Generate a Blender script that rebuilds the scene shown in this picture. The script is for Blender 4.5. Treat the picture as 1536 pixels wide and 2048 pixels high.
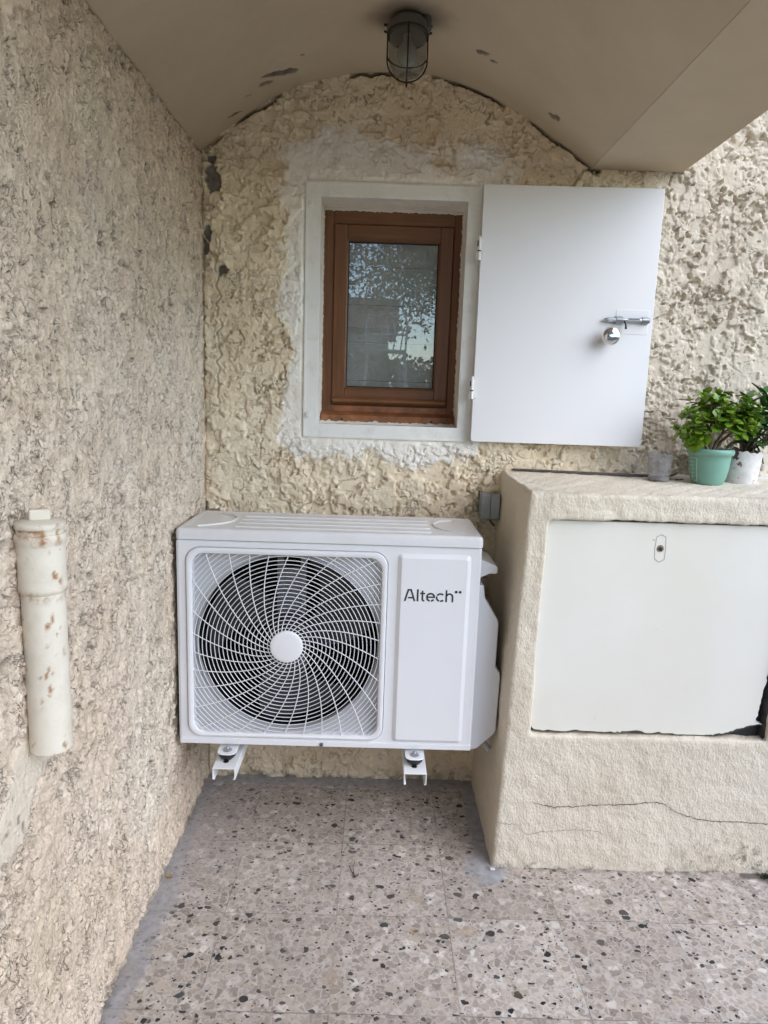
import bpy, bmesh, math, random
import numpy as np
from mathutils import Vector, Matrix

for o in list(bpy.data.objects):
    bpy.data.objects.remove(o)
S = bpy.context.scene
COL = S.collection
PI = math.pi

# ------------------------------------------------------------------ camera
F_PX, PITCH, ROLL, YAW, CAM_D, CAM_H = 1385.0, 0.1719, 0.0331, 0.0112, 1.9417, 1.1602
cam = bpy.data.cameras.new('camera')
cam.sensor_fit = 'VERTICAL'; cam.sensor_height = 24.0
cam.lens = F_PX * 24.0 / 2048.0
cam.clip_start = 0.02; cam.clip_end = 2000
co = bpy.data.objects.new('camera', cam); COL.objects.link(co)
cy, sy, cp, sp = math.cos(YAW), math.sin(YAW), math.cos(PITCH), math.sin(PITCH)
fwd = Vector((sy*cp, cy*cp, -sp)); r0 = Vector((cy, -sy, 0)); u0 = r0.cross(fwd)
ri = math.cos(ROLL)*r0 + math.sin(ROLL)*u0; up = -math.sin(ROLL)*r0 + math.cos(ROLL)*u0
M = Matrix((ri, up, -fwd)).transposed().to_4x4(); M.translation = Vector((0, -CAM_D, CAM_H))
co.matrix_world = M
S.camera = co
cam.dof.use_dof = False

# ------------------------------------------------------------------ light
SUN_EL, SUN_AZ = math.radians(38), math.radians(128)     # azimuth measured from +Y (into the wall) towards +X
w = bpy.data.worlds.new('World'); S.world = w; w.use_nodes = True
nt = w.node_tree; bg = nt.nodes['Background']
sky = nt.nodes.new('ShaderNodeTexSky'); sky.sky_type = 'NISHITA'; sky.sun_disc = False
sky.sun_elevation = SUN_EL; sky.sun_rotation = SUN_AZ
sky.dust_density = 0.4; sky.air_density = 1.0; sky.ozone_density = 2.5
nt.links.new(sky.outputs[0], bg.inputs[0]); bg.inputs[1].default_value = 0.15
sl = bpy.data.lights.new('sun', 'SUN'); sl.energy = 0.85; sl.angle = math.radians(60); sl.color = (1.0, 0.93, 0.84)
so = bpy.data.objects.new('sun', sl); COL.objects.link(so)
sd = Vector((math.sin(SUN_AZ)*math.cos(SUN_EL), math.cos(SUN_AZ)*math.cos(SUN_EL), math.sin(SUN_EL)))
so.rotation_euler = sd.to_track_quat('Z', 'Y').to_euler()
vs = S.view_settings
vs.view_transform = 'Standard'; vs.look = 'None'; vs.gamma = 1.0; vs.use_curve_mapping = False
vs.exposure = 1.62
try:
    S.cycles.max_bounces = 10; S.cycles.diffuse_bounces = 6; S.cycles.transparent_max_bounces = 12
    S.cycles.caustics_reflective = False; S.cycles.caustics_refractive = False
except Exception:
    pass

# ------------------------------------------------------------------ helpers: objects
def rgb(c): return (c[0], c[1], c[2], 1.0)
def finish(o, name, mat, parent):
    if mat is not None: o.data.materials.append(mat)
    COL.objects.link(o)
    if parent is not None:
        o.parent = parent
        if parent.get('_loc') is not None: o.location = -Vector(parent['_loc'])
    return o
def smooth(me, ang=35):
    me.polygons.foreach_set('use_smooth', [True]*len(me.polygons))
    try: me.set_sharp_from_angle(angle=math.radians(ang))
    except Exception: pass
def tag(o, label=None, cat=None, group=None, kind=None):
    if label: o['label'] = label
    if cat: o['category'] = cat
    if group: o['group'] = group
    if kind: o['kind'] = kind
    return o
def thing(name, label, cat, loc=(0, 0, 0), group=None):
    o = bpy.data.objects.new(name, None); o.location = loc; COL.objects.link(o)
    o.empty_display_size = .05
    o['_loc'] = tuple(loc)
    return tag(o, label, cat, group)

def np_mesh(name, V, Fq, attrs=None, smooth_all=True):
    me = bpy.data.meshes.new(name)
    V = np.asarray(V, dtype=np.float32); Fq = np.asarray(Fq, dtype=np.int32)
    k = Fq.shape[1]
    me.vertices.add(len(V)); me.vertices.foreach_set('co', V.ravel())
    me.loops.add(Fq.size); me.loops.foreach_set('vertex_index', Fq.ravel())
    me.polygons.add(len(Fq)); me.polygons.foreach_set('loop_start', np.arange(0, Fq.size, k, dtype=np.int32))
    me.polygons.foreach_set('loop_total', np.full(len(Fq), k, dtype=np.int32))
    me.polygons.foreach_set('use_smooth', np.full(len(Fq), smooth_all))
    me.update(calc_edges=True); me.validate()
    if attrs:
        for an, arr in attrs.items():
            a = me.attributes.new(an, 'FLOAT', 'POINT'); a.data.foreach_set('value', np.asarray(arr, dtype=np.float32).ravel())
    return me
def grid_faces(nu, nv, keep=None, flip=False, off=0):
    idx = np.arange(nu*nv).reshape(nu, nv)
    a, b, c, d = idx[:-1, :-1], idx[1:, :-1], idx[1:, 1:], idx[:-1, 1:]
    q = np.stack([a, b, c, d] if not flip else [a, d, c, b], -1)
    if keep is not None: q = q[keep]
    return q.reshape(-1, 4) + off

class MB:
    def __init__(s): s.bm = bmesh.new()
    def add(s, verts, faces):
        vs_ = [s.bm.verts.new(v) for v in verts]
        for f in faces:
            try: s.bm.faces.new([vs_[i] for i in f])
            except ValueError: pass
        return vs_
    def box(s, a, b, bev=0, seg=2, shear=None):
        x0, y0, z0 = a; x1, y1, z1 = b
        v = [(x, y, z) for x in (x0, x1) for y in (y0, y1) for z in (z0, z1)]
        f = [(0, 1, 3, 2), (4, 6, 7, 5), (0, 4, 5, 1), (2, 3, 7, 6), (0, 2, 6, 4), (1, 5, 7, 3)]
        t = bmesh.new(); vv = [t.verts.new(p) for p in v]
        for q in f: t.faces.new([vv[i] for i in q])
        if bev: bmesh.ops.bevel(t, geom=t.edges[:], offset=bev, segments=seg, affect='EDGES', profile=.5)
        s.merge(t); return s
    def merge(s, t):
        me = bpy.data.meshes.new('tmp'); t.to_mesh(me); t.free(); s.bm.from_mesh(me); bpy.data.meshes.remove(me)
    def prism(s, pts, plane, d0, d1, bev=0, seg=2):
        """polygon pts (a,b) in plane 'xz'/'xy'/'yz', extruded between d0 and d1 along the third axis"""
        def P(a, b, d): return {'xz': (a, d, b), 'xy': (a, b, d), 'yz': (d, a, b)}[plane]
        t = bmesh.new(); n = len(pts)
        A = [t.verts.new(P(a, b, d0)) for a, b in pts]; B = [t.verts.new(P(a, b, d1)) for a, b in pts]
        t.faces.new(A); t.faces.new(B[::-1])
        for i in range(n): t.faces.new([A[i], B[i], B[(i+1) % n], A[(i+1) % n]])
        bmesh.ops.recalc_face_normals(t, faces=t.faces[:])
        if bev:
            ed = [e for e in t.edges if len(e.link_faces) == 2 and e.calc_face_angle(0) > .6]
            bmesh.ops.bevel(t, geom=ed, offset=bev, segments=seg, affect='EDGES', profile=.5)
        s.merge(t); return s
    def tube(s, path, r, n=8, closed=False, cap=True):
        P = [Vector(p) for p in path]; m = len(P); rs = r if isinstance(r, (list, tuple)) else [r]*m
        rings = []; prev = None
        for i, p in enumerate(P):
            if closed: d = (P[(i+1) % m]-P[i-1])
            else: d = P[min(i+1, m-1)]-P[max(i-1, 0)]
            d.normalize()
            if prev is None:
                u = d.orthogonal().normalized()
            else:
                u = prev - d*prev.dot(d)
                u = u.normalized() if u.length > 1e-6 else d.orthogonal().normalized()
            prev = u; v = d.cross(u)
            rings.append([s.bm.verts.new(p + rs[i]*(math.cos(2*PI*k/n+PI/n)*u + math.sin(2*PI*k/n+PI/n)*v)) for k in range(n)])
        for i in range(m if closed else m-1):
            A, B = rings[i], rings[(i+1) % m]
            for k in range(n): s.bm.faces.new([A[k], A[(k+1) % n], B[(k+1) % n], B[k]])
        if cap and not closed:
            s.bm.faces.new(rings[0][::-1]); s.bm.faces.new(rings[-1])
        return s
    def lathe(s, prof, c, n=32, axis='z', cap=(True, True), wob=None):
        c = Vector(c); rings = []
        for j, (r, h) in enumerate(prof):
            ring = []
            for k in range(n):
                a = 2*PI*k/n; x, y = r*math.cos(a), r*math.sin(a)
                if axis == 'z': p = Vector((x, y, h))
                elif axis == 'y': p = Vector((x, h, y))
                else: p = Vector((h, x, y))
                ring.append(s.bm.verts.new(c+p))
            rings.append(ring)
        for A, B in zip(rings[:-1], rings[1:]):
            for k in range(n): s.bm.faces.new([A[k], A[(k+1) % n], B[(k+1) % n], B[k]])
        if cap[0]: s.bm.faces.new(rings[0][::-1])
        if cap[1]: s.bm.faces.new(rings[-1])
        return s
    def loops(s, L, closed_first=False, closed_last=False):
        """bridge successive closed loops of equal length"""
        R = [[s.bm.verts.new(p) for p in l] for l in L]
        for A, B in zip(R[:-1], R[1:]):
            n = len(A)
            for k in range(n): s.bm.faces.new([A[k], A[(k+1) % n], B[(k+1) % n], B[k]])
        if closed_first: s.bm.faces.new(R[0][::-1])
        if closed_last: s.bm.faces.new(R[-1])
        return s
    def build(s, name, mat, parent=None, ang=35, xf=None, recalc=True):
        if recalc: bmesh.ops.recalc_face_normals(s.bm, faces=s.bm.faces[:])
        if xf is not None: bmesh.ops.transform(s.bm, matrix=xf, verts=s.bm.verts[:])
        me = bpy.data.meshes.new(name); s.bm.to_mesh(me); s.bm.free(); smooth(me, ang)
        o = finish(bpy.data.objects.new(name, me), name, mat, parent)
        if len(me.polygons) < 6000:
            wn_ = o.modifiers.new('weighted_normals', 'WEIGHTED_NORMAL'); wn_.keep_sharp = True; wn_.weight = 90
        return o

def rrect(x0, x1, z0, z1, r, n=6):
    out = []
    for (cx, cz, a0) in ((x1-r, z1-r, 0), (x0+r, z1-r, 90), (x0+r, z0+r, 180), (x1-r, z0+r, 270)):
        for k in range(n+1):
            a = math.radians(a0+90*k/n); out.append((cx+r*math.cos(a), cz+r*math.sin(a)))
    return out
def copy_tree(root, off, label=None):
    c = root.copy(); COL.objects.link(c); c.location = Vector(root.location)+Vector(off)
    if label: c['label'] = label
    def rec(src, dst):
        for ch in [o for o in list(bpy.data.objects) if o.parent == src]:
            k = ch.copy(); COL.objects.link(k); k.parent = dst; rec(ch, k)
    rec(root, c); return c

# ------------------------------------------------------------------ helpers: noise
rng = np.random.default_rng(7)
def hash2(ix, iy, seed):
    h = (ix.astype(np.int64)*374761393 + iy.astype(np.int64)*668265263 + seed*1442695041) & 0xffffffff
    h = ((h ^ (h >> 13))*1274126177) & 0xffffffff
    h = h ^ (h >> 16)
    return (h & 0xffffff)/float(0xffffff)
def vnoise(x, y, seed=0):
    ix, iy = np.floor(x), np.floor(y); fx, fy = x-ix, y-iy
    ux = fx*fx*fx*(fx*(fx*6-15)+10); uy = fy*fy*fy*(fy*(fy*6-15)+10)
    a, b, c, d = hash2(ix, iy, seed), hash2(ix+1, iy, seed), hash2(ix, iy+1, seed), hash2(ix+1, iy+1, seed)
    return (a*(1-ux)+b*ux)*(1-uy) + (c*(1-ux)+d*ux)*uy
def fbm(x, y, octv=4, seed=0, gain=.5):
    s = 0; a = 1; t = 0
    for k in range(octv):
        s = s + a*(vnoise(x, y, seed+k*17)*2-1); t += a; a *= gain; x = x*2.03+5.1; y = y*2.03+1.7
    return s/t
def sstep(a, b, x):
    t = np.clip((x-a)/(b-a), 0, 1); return t*t*(3-2*t)

def stamps(H, X, Y, step, n, rmin, rmax, thick, tilt, elong=1.0, vert=False, seed=1, warp=.3, keepf=.6, edge=12, wscale=60, area=None):
    """throw trowelled flakes of plaster on the height field: each a tilted, ragged, sharp-edged scale"""
    g = np.random.default_rng(seed); nx, ny = H.shape
    x0, y0 = X[0, 0], Y[0, 0]; x1, y1 = X[-1, -1], Y[-1, -1]
    WX = fbm(X*wscale, Y*wscale, 3, seed+5); WY = fbm(X*wscale, Y*wscale, 3, seed+9)
    for _ in range(n):
        cx, cy_ = g.uniform(x0, x1), g.uniform(y0, y1)
        r = rmin + (rmax-rmin)*g.random()**1.8
        th = g.uniform(0, PI) if not vert else g.normal(PI/2, .28)
        el = 1+(elong-1)*g.random(); a, b = r*el, r
        i0, i1 = int((cx-a*1.4-x0)/step), int((cx+a*1.4-x0)/step)+2
        j0, j1 = int((cy_-a*1.4-y0)/step), int((cy_+a*1.4-y0)/step)+2
        i0, j0 = max(i0, 0), max(j0, 0); i1, j1 = min(i1, nx), min(j1, ny)
        if i1-i0 < 3 or j1-j0 < 3: continue
        sl_ = (slice(i0, i1), slice(j0, j1))
        dx = X[sl_]-cx + WX[sl_]*r*warp*2; dy = Y[sl_]-cy_ + WY[sl_]*r*warp*2
        u = dx*math.cos(th)+dy*math.sin(th); v = -dx*math.sin(th)+dy*math.cos(th)
        d = np.sqrt((u/a)**2+(v/b)**2); ins = d < 1
        if not ins.any(): continue
        ta = g.uniform(0, 2*PI); tl = tilt*g.random()
        hb = H[sl_][ins].mean()*keepf
        hn = hb + thick*(.35+.65*g.random()) + tl*(dx*math.cos(ta)+dy*math.sin(ta)) - thick*.35*d**edge
        old = H[sl_]
        H[sl_] = np.where(ins, np.maximum(hn, old*.75), old)
    return H

def blob(X, Y, cx, cy_, rx, ry, seed=3, sc=40, amp=.6):
    d = np.sqrt(((X-cx)/rx)**2+((Y-cy_)/ry)**2) + amp*fbm(X*sc, Y*sc, 4, seed)
    return 1-sstep(.88, 1.0, d)
def blur(A, k=1):
    for _ in range(k):
        B = A.copy()
        B[1:-1, :] = (A[:-2, :]+2*A[1:-1, :]+A[2:, :])/4; A = B.copy()
        A[:, 1:-1] = (B[:, :-2]+2*B[:, 1:-1]+B[:, 2:])/4
    return A

# ------------------------------------------------------------------ helpers: materials
class NT:
    def __init__(s, name):
        s.m = bpy.data.materials.new(name); s.m.use_nodes = True; s.t = s.m.node_tree; s.n = s.t.nodes
        s.b = s.n['Principled BSDF']; s.out = s.n['Material Output']
        s.geo = None
    def new(s, t, **kw):
        x = s.n.new(t)
        for k, v in kw.items(): setattr(x, k, v)
        return x
    def link(s, a, b): s.t.links.new(a, b)
    def pos(s, scale=(1, 1, 1), rot=(0, 0, 0), loc=(0, 0, 0)):
        g = s.new('ShaderNodeNewGeometry'); mp = s.new('ShaderNodeMapping'); s.link(g.outputs['Position'], mp.inputs[0])
        mp.inputs['Scale'].default_value = scale; mp.inputs['Rotation'].default_value = rot; mp.inputs['Location'].default_value = loc
        return mp.outputs[0]
    def obj(s, scale=(1, 1, 1)):
        g = s.new('ShaderNodeTexCoord'); mp = s.new('ShaderNodeMapping'); s.link(g.outputs['Object'], mp.inputs[0])
        mp.inputs['Scale'].default_value = scale; return mp.outputs[0]
    def noise(s, vec, scale, detail=4, rough=.5, dist=0):
        x = s.new('ShaderNodeTexNoise'); s.link(vec, x.inputs['Vector']); x.inputs['Scale'].default_value = scale
        x.inputs['Detail'].default_value = detail; x.inputs['Roughness'].default_value = rough; x.inputs['Distortion'].default_value = dist
        return x.outputs[0]
    def vor(s, vec, scale, feature='F1', out='Distance', rand=1):
        x = s.new('ShaderNodeTexVoronoi', feature=feature); s.link(vec, x.inputs['Vector']); x.inputs['Scale'].default_value = scale
        x.inputs['Randomness'].default_value = rand
        return x.outputs[out]
    def ramp(s, fac, stops):
        x = s.new('ShaderNodeValToRGB'); s.link(fac, x.inputs[0]); e = x.color_ramp.elements
        while len(e) < len(stops): e.new(.5)
        for q, (p, c) in zip(e, stops):
            q.position = p; q.color = rgb(c) if not isinstance(c, (int, float)) else (c, c, c, 1)
        return x.outputs[0]
    def mix(s, fac, a, b, mode='MIX'):
        x = s.new('ShaderNodeMix', data_type='RGBA', blend_type=mode)
        for sock, v in ((x.inputs[0], fac), (x.inputs[6], a), (x.inputs[7], b)):
            if isinstance(v, (int, float)): sock.default_value = v
            elif isinstance(v, tuple): sock.default_value = rgb(v)
            else: s.link(v, sock)
        return x.outputs[2]
    def math(s, op, a, b=None, c=None):
        x = s.new('ShaderNodeMath', operation=op)
        for i, v in enumerate((a, b, c)):
            if v is None: continue
            if isinstance(v, (int, float)): x.inputs[i].default_value = v
            else: s.link(v, x.inputs[i])
        return x.outputs[0]
    def attr(s, name):
        x = s.new('ShaderNodeAttribute'); x.attribute_name = name; return x.outputs['Fac']
    def fissure(s, vec, scale, width, mscale, m0, m1, detail=2.5, dist=.6):
        n = s.noise(vec, scale, detail, .55, dist)
        line = s.ramp(s.math('ABSOLUTE', s.math('SUBTRACT', n, .5)), [(width*.35, 1.0), (width, 0.0)])
        return s.math('MULTIPLY', line, s.ramp(s.noise(vec, mscale, 3, .6), [(m0, 0.0), (m1, 1.0)]))
    def bump(s, h, strength=.5, dist=.002, normal=None):
        x = s.new('ShaderNodeBump'); s.link(h, x.inputs['Height']); x.inputs['Strength'].default_value = strength
        x.inputs['Distance'].default_value = dist
        if normal is not None: s.link(normal, x.inputs['Normal'])
        return x.outputs[0]
    def done(s, color=None, rough=.8, normal=None, metal=0, spec=.5, **kw):
        if color is not None:
            if isinstance(color, tuple): s.b.inputs['Base Color'].default_value = rgb(color)
            else: s.link(color, s.b.inputs['Base Color'])
        if isinstance(rough, (int, float)): s.b.inputs['Roughness'].default_value = rough
        else: s.link(rough, s.b.inputs['Roughness'])
        s.b.inputs['Metallic'].default_value = metal
        s.b.inputs['Specular IOR Level'].default_value = spec
        if normal is not None: s.link(normal, s.b.inputs['Normal'])
        for k, v in kw.items(): s.b.inputs[k].default_value = v
        return s.m

def plain(name, color, rough=.5, metal=0, var=.06, scale=12, bump=0, spec=.5, **kw):
    t = NT(name); p = t.pos(); n = t.noise(p, scale, 5, .6)
    dk = tuple(c*(1-var*2) for c in color); lt = tuple(min(1, c*(1+var)) for c in color)
    c = t.ramp(n, [(.3, dk), (.7, lt)])
    nm = t.bump(t.noise(p, 260, 3), bump, .001) if bump else None
    r = t.math('ADD', t.math('MULTIPLY', t.noise(p, 30, 4), .12), rough-.06)
    return t.done(c, r, nm, metal, spec, **kw)

# back wall stucco: patch = smoother whiter repair plaster, bare = grey cement showing, dirt = grime
def mat_backwall():
    t = NT('cream_stucco'); p = t.pos()
    n1 = t.noise(p, 4, 5, .55); n2 = t.noise(p, 45, 5, .65); n3 = t.noise(p, 320, 4, .6)
    cream = t.ramp(n1, [(.3, (.76, .63, .45)), (.5, (.83, .71, .53)), (.7, (.88, .785, .615))])
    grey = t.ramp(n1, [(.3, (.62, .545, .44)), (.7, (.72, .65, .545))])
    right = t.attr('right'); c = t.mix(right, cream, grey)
    c = t.mix(t.ramp(n2, [(.35, .28), (.62, 0.0)]), c, (.54, .44, .30))
    c = t.mix(t.attr('patch'), c, t.ramp(n2, [(.3, (.82, .77, .68)), (.7, (.90, .87, .81))]))
    c = t.mix(t.attr('bare'), c, t.ramp(n2, [(.3, (.16, .145, .13)), (.7, (.27, .25, .225))]))
    sp = t.ramp(t.noise(p, 70, 6, .75, 1.5), [(.66, 0.0), (.76, 1.0)])
    c = t.mix(t.math('MULTIPLY', sp, .45), c, (.20, .15, .10))
    f1 = t.fissure(p, 24, .016, 15, .52, .60); f2 = t.fissure(p, 62, .022, 22, .54, .62)
    fs = t.math('MULTIPLY', t.math('MAXIMUM', f1, t.math('MULTIPLY', f2, .8)), t.math('SUBTRACT', 1.0, t.math('MULTIPLY', t.attr('patch'), .75)))
    c = t.mix(t.math('MULTIPLY', fs, .45), c, (.20, .145, .095))
    c = t.mix(t.attr('dirt_shade'), c, (.10, .085, .06))
    h = t.math('SUBTRACT', t.math('ADD', t.math('MULTIPLY', n3, .35), n2), t.math('MULTIPLY', fs, 1.2))
    return t.done(c, .92, t.bump(h, .7, .005), spec=.2)
def mat_leftwall():
    t = NT('pitted_beige_stucco'); p = t.pos(); ps = t.pos(scale=(1, 1, .68))
    n1 = t.noise(p, 3.2, 5, .6); n2 = t.noise(ps, 60, 6, .7); n3 = t.noise(p, 300, 4, .65)
    c = t.ramp(n1, [(.28, (.76, .61, .46)), (.5, (.87, .725, .57)), (.72, (.92, .81, .67))])
    c = t.mix(t.ramp(n2, [(.36, .55), (.6, 0.0)]), c, (.40, .33, .245))
    sp = t.ramp(t.noise(ps, 85, 5, .72, .8), [(.63, 0.0), (.71, 1.0)])
    c = t.mix(t.math('MULTIPLY', sp, .75), c, (.12, .09, .07))
    c = t.mix(t.math('MULTIPLY', t.ramp(t.noise(t.pos(scale=(1, 1, .6)), 170, 4, .7), [(.61, 0.0), (.69, 1.0)]), .35), c, (.20, .15, .11))
    c = t.mix(t.math('MULTIPLY', t.ramp(t.noise(p, 5, 4, .7), [(.5, 0.0), (.75, 1.0)]), .35), c, (.55, .42, .35))
    f1 = t.fissure(ps, 42, .018, 26, .53, .62); f2 = t.fissure(ps, 88, .026, 30, .53, .62)
    fs = t.math('MULTIPLY', t.math('MAXIMUM', f1, t.math('MULTIPLY', f2, .85)), t.math('SUBTRACT', 1.0, t.attr('patch')))
    c = t.mix(t.math('MULTIPLY', fs, .46), c, (.16, .115, .08))
    c = t.mix(t.math('MULTIPLY', t.attr('patch'), .8), c, (.76, .67, .54))
    c = t.mix(t.attr('dirt_shade'), c, (.08, .065, .05))
    h = t.math('SUBTRACT', t.math('ADD', t.math('MULTIPLY', n3, .6), n2), t.math('MULTIPLY', fs, 1.5))
    return t.done(c, .93, t.bump(h, .9, .006), spec=.15)
def mat_vault():
    t = NT('painted_ceiling_plaster'); p = t.pos()
    n1 = t.noise(p, 3, 4, .6); n2 = t.noise(p, 38, 5, .6); n3 = t.noise(p, 180, 4, .6)
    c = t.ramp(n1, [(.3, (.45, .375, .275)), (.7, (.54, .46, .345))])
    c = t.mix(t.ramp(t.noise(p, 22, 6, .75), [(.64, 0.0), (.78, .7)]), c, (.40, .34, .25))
    c = t.mix(t.attr('dirt_shade'), c, (.07, .055, .04))
    c = t.mix(t.attr('bare'), c, t.ramp(n2, [(.3, (.12, .10, .08)), (.7, (.24, .21, .175))]))
    return t.done(c, .85, t.bump(t.math('ADD', n2, t.math('MULTIPLY', n3, .3)), .18, .003), spec=.25)
def mat_boxplaster():
    t = NT('stippled_plaster'); p = t.pos(); pv = t.pos(scale=(1, 1, .75))
    n1 = t.noise(p, 3.5, 5, .6); n2 = t.noise(pv, 190, 4, .7, .4); n3 = t.noise(p, 260, 4, .6)
    c = t.ramp(n1, [(.3, (.65, .575, .455)), (.7, (.735, .67, .555))])
    c = t.mix(t.ramp(n2, [(.32, .4), (.5, 0.0)]), c, (.46, .39, .29))
    c = t.mix(t.attr('white'), c, (.74, .73, .69))
    c = t.mix(t.math('MULTIPLY', t.attr('dirt_shade'), t.ramp(t.noise(p, 120, 5, .7), [(.42, .15), (.58, 1.0)])), c, (.10, .085, .06))
    v = t.vor(t.pos(scale=(1, 1, .55)), 210, 'SMOOTH_F1')
    h = t.math('ADD', t.math('ADD', n2, t.math('MULTIPLY', n3, .35)), t.math('MULTIPLY', v, -.5))
    return t.done(c, .92, t.bump(h, .9, .0028), spec=.2)
M_BACK, M_LEFT, M_VAULT, M_BOX = mat_backwall(), mat_leftwall(), mat_vault(), mat_boxplaster()

TX, TY, TS = -.3109, -.5649, .25
def mat_floor():
    t = NT('terrazzo_tiles'); p0 = t.pos()
    # warp
    g = t.new('ShaderNodeNewGeometry'); sep = t.new('ShaderNodeSeparateXYZ'); t.link(g.outputs['Position'], sep.inputs[0])
    tx = t.math('DIVIDE', t.math('SUBTRACT', sep.outputs[0], TX), TS); ty = t.math('DIVIDE', t.math('SUBTRACT', sep.outputs[1], TY), TS)
    fx = t.math('PINGPONG', tx, .5); fy = t.math('PINGPONG', ty, .5)
    cid = t.new('ShaderNodeCombineXYZ'); t.link(t.math('FLOOR', tx), cid.inputs[0]); t.link(t.math('FLOOR', ty), cid.inputs[1])
    wn = t.new('ShaderNodeTexWhiteNoise', noise_dimensions='2D'); t.link(cid.outputs[0], wn.inputs['Vector'])
    # offset chip pattern per tile so joints cut the chips
    off = t.new('ShaderNodeVectorMath', operation='SCALE'); t.link(wn.outputs['Color'], off.inputs[0]); off.inputs['Scale'].default_value = 7.3
    add = t.new('ShaderNodeVectorMath', operation='ADD'); t.link(g.outputs['Position'], add.inputs[0]); t.link(off.outputs[0], add.inputs[1])
    nz = t.new('ShaderNodeTexNoise'); t.link(add.outputs[0], nz.inputs['Vector']); nz.inputs['Scale'].default_value = 70; nz.inputs['Detail'].default_value = 3
    nsc = t.new('ShaderNodeVectorMath', operation='SCALE'); t.link(nz.outputs['Color'], nsc.inputs[0]); nsc.inputs['Scale'].default_value = .012
    P = t.new('ShaderNodeVectorMath', operation='ADD'); t.link(add.outputs[0], P.inputs[0]); t.link(nsc.outputs[0], P.inputs[1])
    flat = t.new('ShaderNodeMapping'); t.link(P.outputs[0], flat.inputs[0]); flat.inputs['Scale'].default_value = (1, 1, 0)
    P = flat.outputs[0]
    matrix = t.ramp(t.noise(P, 30, 5, .6), [(.3, (.55, .50, .45)), (.7, (.72, .67, .61))])
    # medium pale chips
    vc = t.vor(P, 62, 'F1', 'Color'); ve = t.vor(P, 62, 'DISTANCE_TO_EDGE')
    sx = t.new('ShaderNodeSeparateColor'); t.link(vc, sx.inputs[0])
    chipc = t.ramp(sx.outputs[0], [(0, (.34, .295, .255)), (.25, (.50, .45, .40)), (.5, (.60, .53, .45)), (.75, (.38, .335, .29)), (1, (.86, .82, .76))])
    c = t.mix(t.ramp(ve, [(.04, 0.0), (.10, 1.0)]), matrix, chipc)
    vc3 = t.vor(P, 170, 'F1', 'Color'); s3 = t.new('ShaderNodeSeparateColor'); t.link(vc3, s3.inputs[0])
    c = t.mix(t.math('MULTIPLY', t.math('GREATER_THAN', s3.outputs[1], .72), .35), c, (.24, .22, .205))
    c = t.mix(t.math('MULTIPLY', t.math('LESS_THAN', s3.outputs[0], .1), .6), c, (.60, .58, .56))
    # dark chips, two sizes
    def dark(scale, thr, seedoff, rad):
        mp = t.new('ShaderNodeMapping'); t.link(P, mp.inputs[0]); mp.inputs['Location'].default_value = (seedoff, seedoff*.7, 0); mp.inputs['Rotation'].default_value = (0, 0, seedoff)
        mp.inputs['Scale'].default_value = (1, 1.25, 0)
        col = t.vor(mp.outputs[0], scale, 'F1', 'Color'); d = t.vor(mp.outputs[0], scale, 'F1'); e = t.vor(mp.outputs[0], scale, 'DISTANCE_TO_EDGE')
        q = t.new('ShaderNodeSeparateColor'); t.link(col, q.inputs[0])
        m = t.math('MULTIPLY', t.math('LESS_THAN', q.outputs[0], thr), t.math('GREATER_THAN', e, .05))
        lim = t.math('MULTIPLY_ADD', q.outputs[2], .25, rad)
        return t.math('MULTIPLY', m, t.math('LESS_THAN', d, lim)), q.outputs[1]
    for sc, thr, so_, rad in ((46, .085, 3.1, .25), (76, .11, 8.7, .25), (135, .10, 5.2, .24)):
        m, q = dark(sc, thr, so_, rad)
        c = t.mix(m, c, t.ramp(q, [(0, (.012, .014, .017)), (.5, (.025, .031, .036)), (.8, (.06, .08, .085)), (1, (.13, .10, .09))]))
    # per tile tone
    c = t.mix(1.0, c, t.ramp(wn.outputs['Value'], [(0, (.72, .68, .655)), (.5, (.80, .765, .74)), (1, (.87, .84, .82))]), 'MULTIPLY')
    c = t.mix(t.ramp(t.noise(p0, 7, 5, .7), [(.5, 0.0), (.72, .26)]), c, (.34, .27, .19))
    # joints
    e = t.math('MULTIPLY', t.math('MINIMUM', fx, fy), TS)
    jn = t.math('MULTIPLY_ADD', t.noise(p0, 40, 4), .0020, .0003)
    joint = t.math('LESS_THAN', e, jn)
    c = t.mix(t.math('MULTIPLY', joint, .5), c, t.ramp(t.noise(p0, 9, 3), [(.45, (.08, .07, .06)), (.62, (.40, .37, .34))]))
    # cement smear and rust stains
    c = t.mix(t.attr('smear'), c, t.ramp(t.noise(p0, 50, 4), [(.3, (.27, .27, .285)), (.7, (.40, .40, .43))]))
    c = t.mix(t.attr('rust'), c, (.36, .22, .10))
    c = t.mix(t.attr('dirt_shade'), c, (.07, .062, .055))
    gr = t.noise(p0, 3.2, 5, .65)
    c = t.mix(t.ramp(gr, [(.36, .30), (.58, 0.0)]), c, (.25, .22, .19))
    r = t.math('MULTIPLY_ADD', t.noise(p0, 12, 5, .6), .35, .42)
    hb = t.math('ADD', t.math('MULTIPLY', joint, -1.0), t.math('MULTIPLY', t.noise(p0, 120, 4), .25))
    return t.done(c, r, t.bump(hb, .35, .0015), spec=.30)
M_FLOOR = mat_floor()

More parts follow.
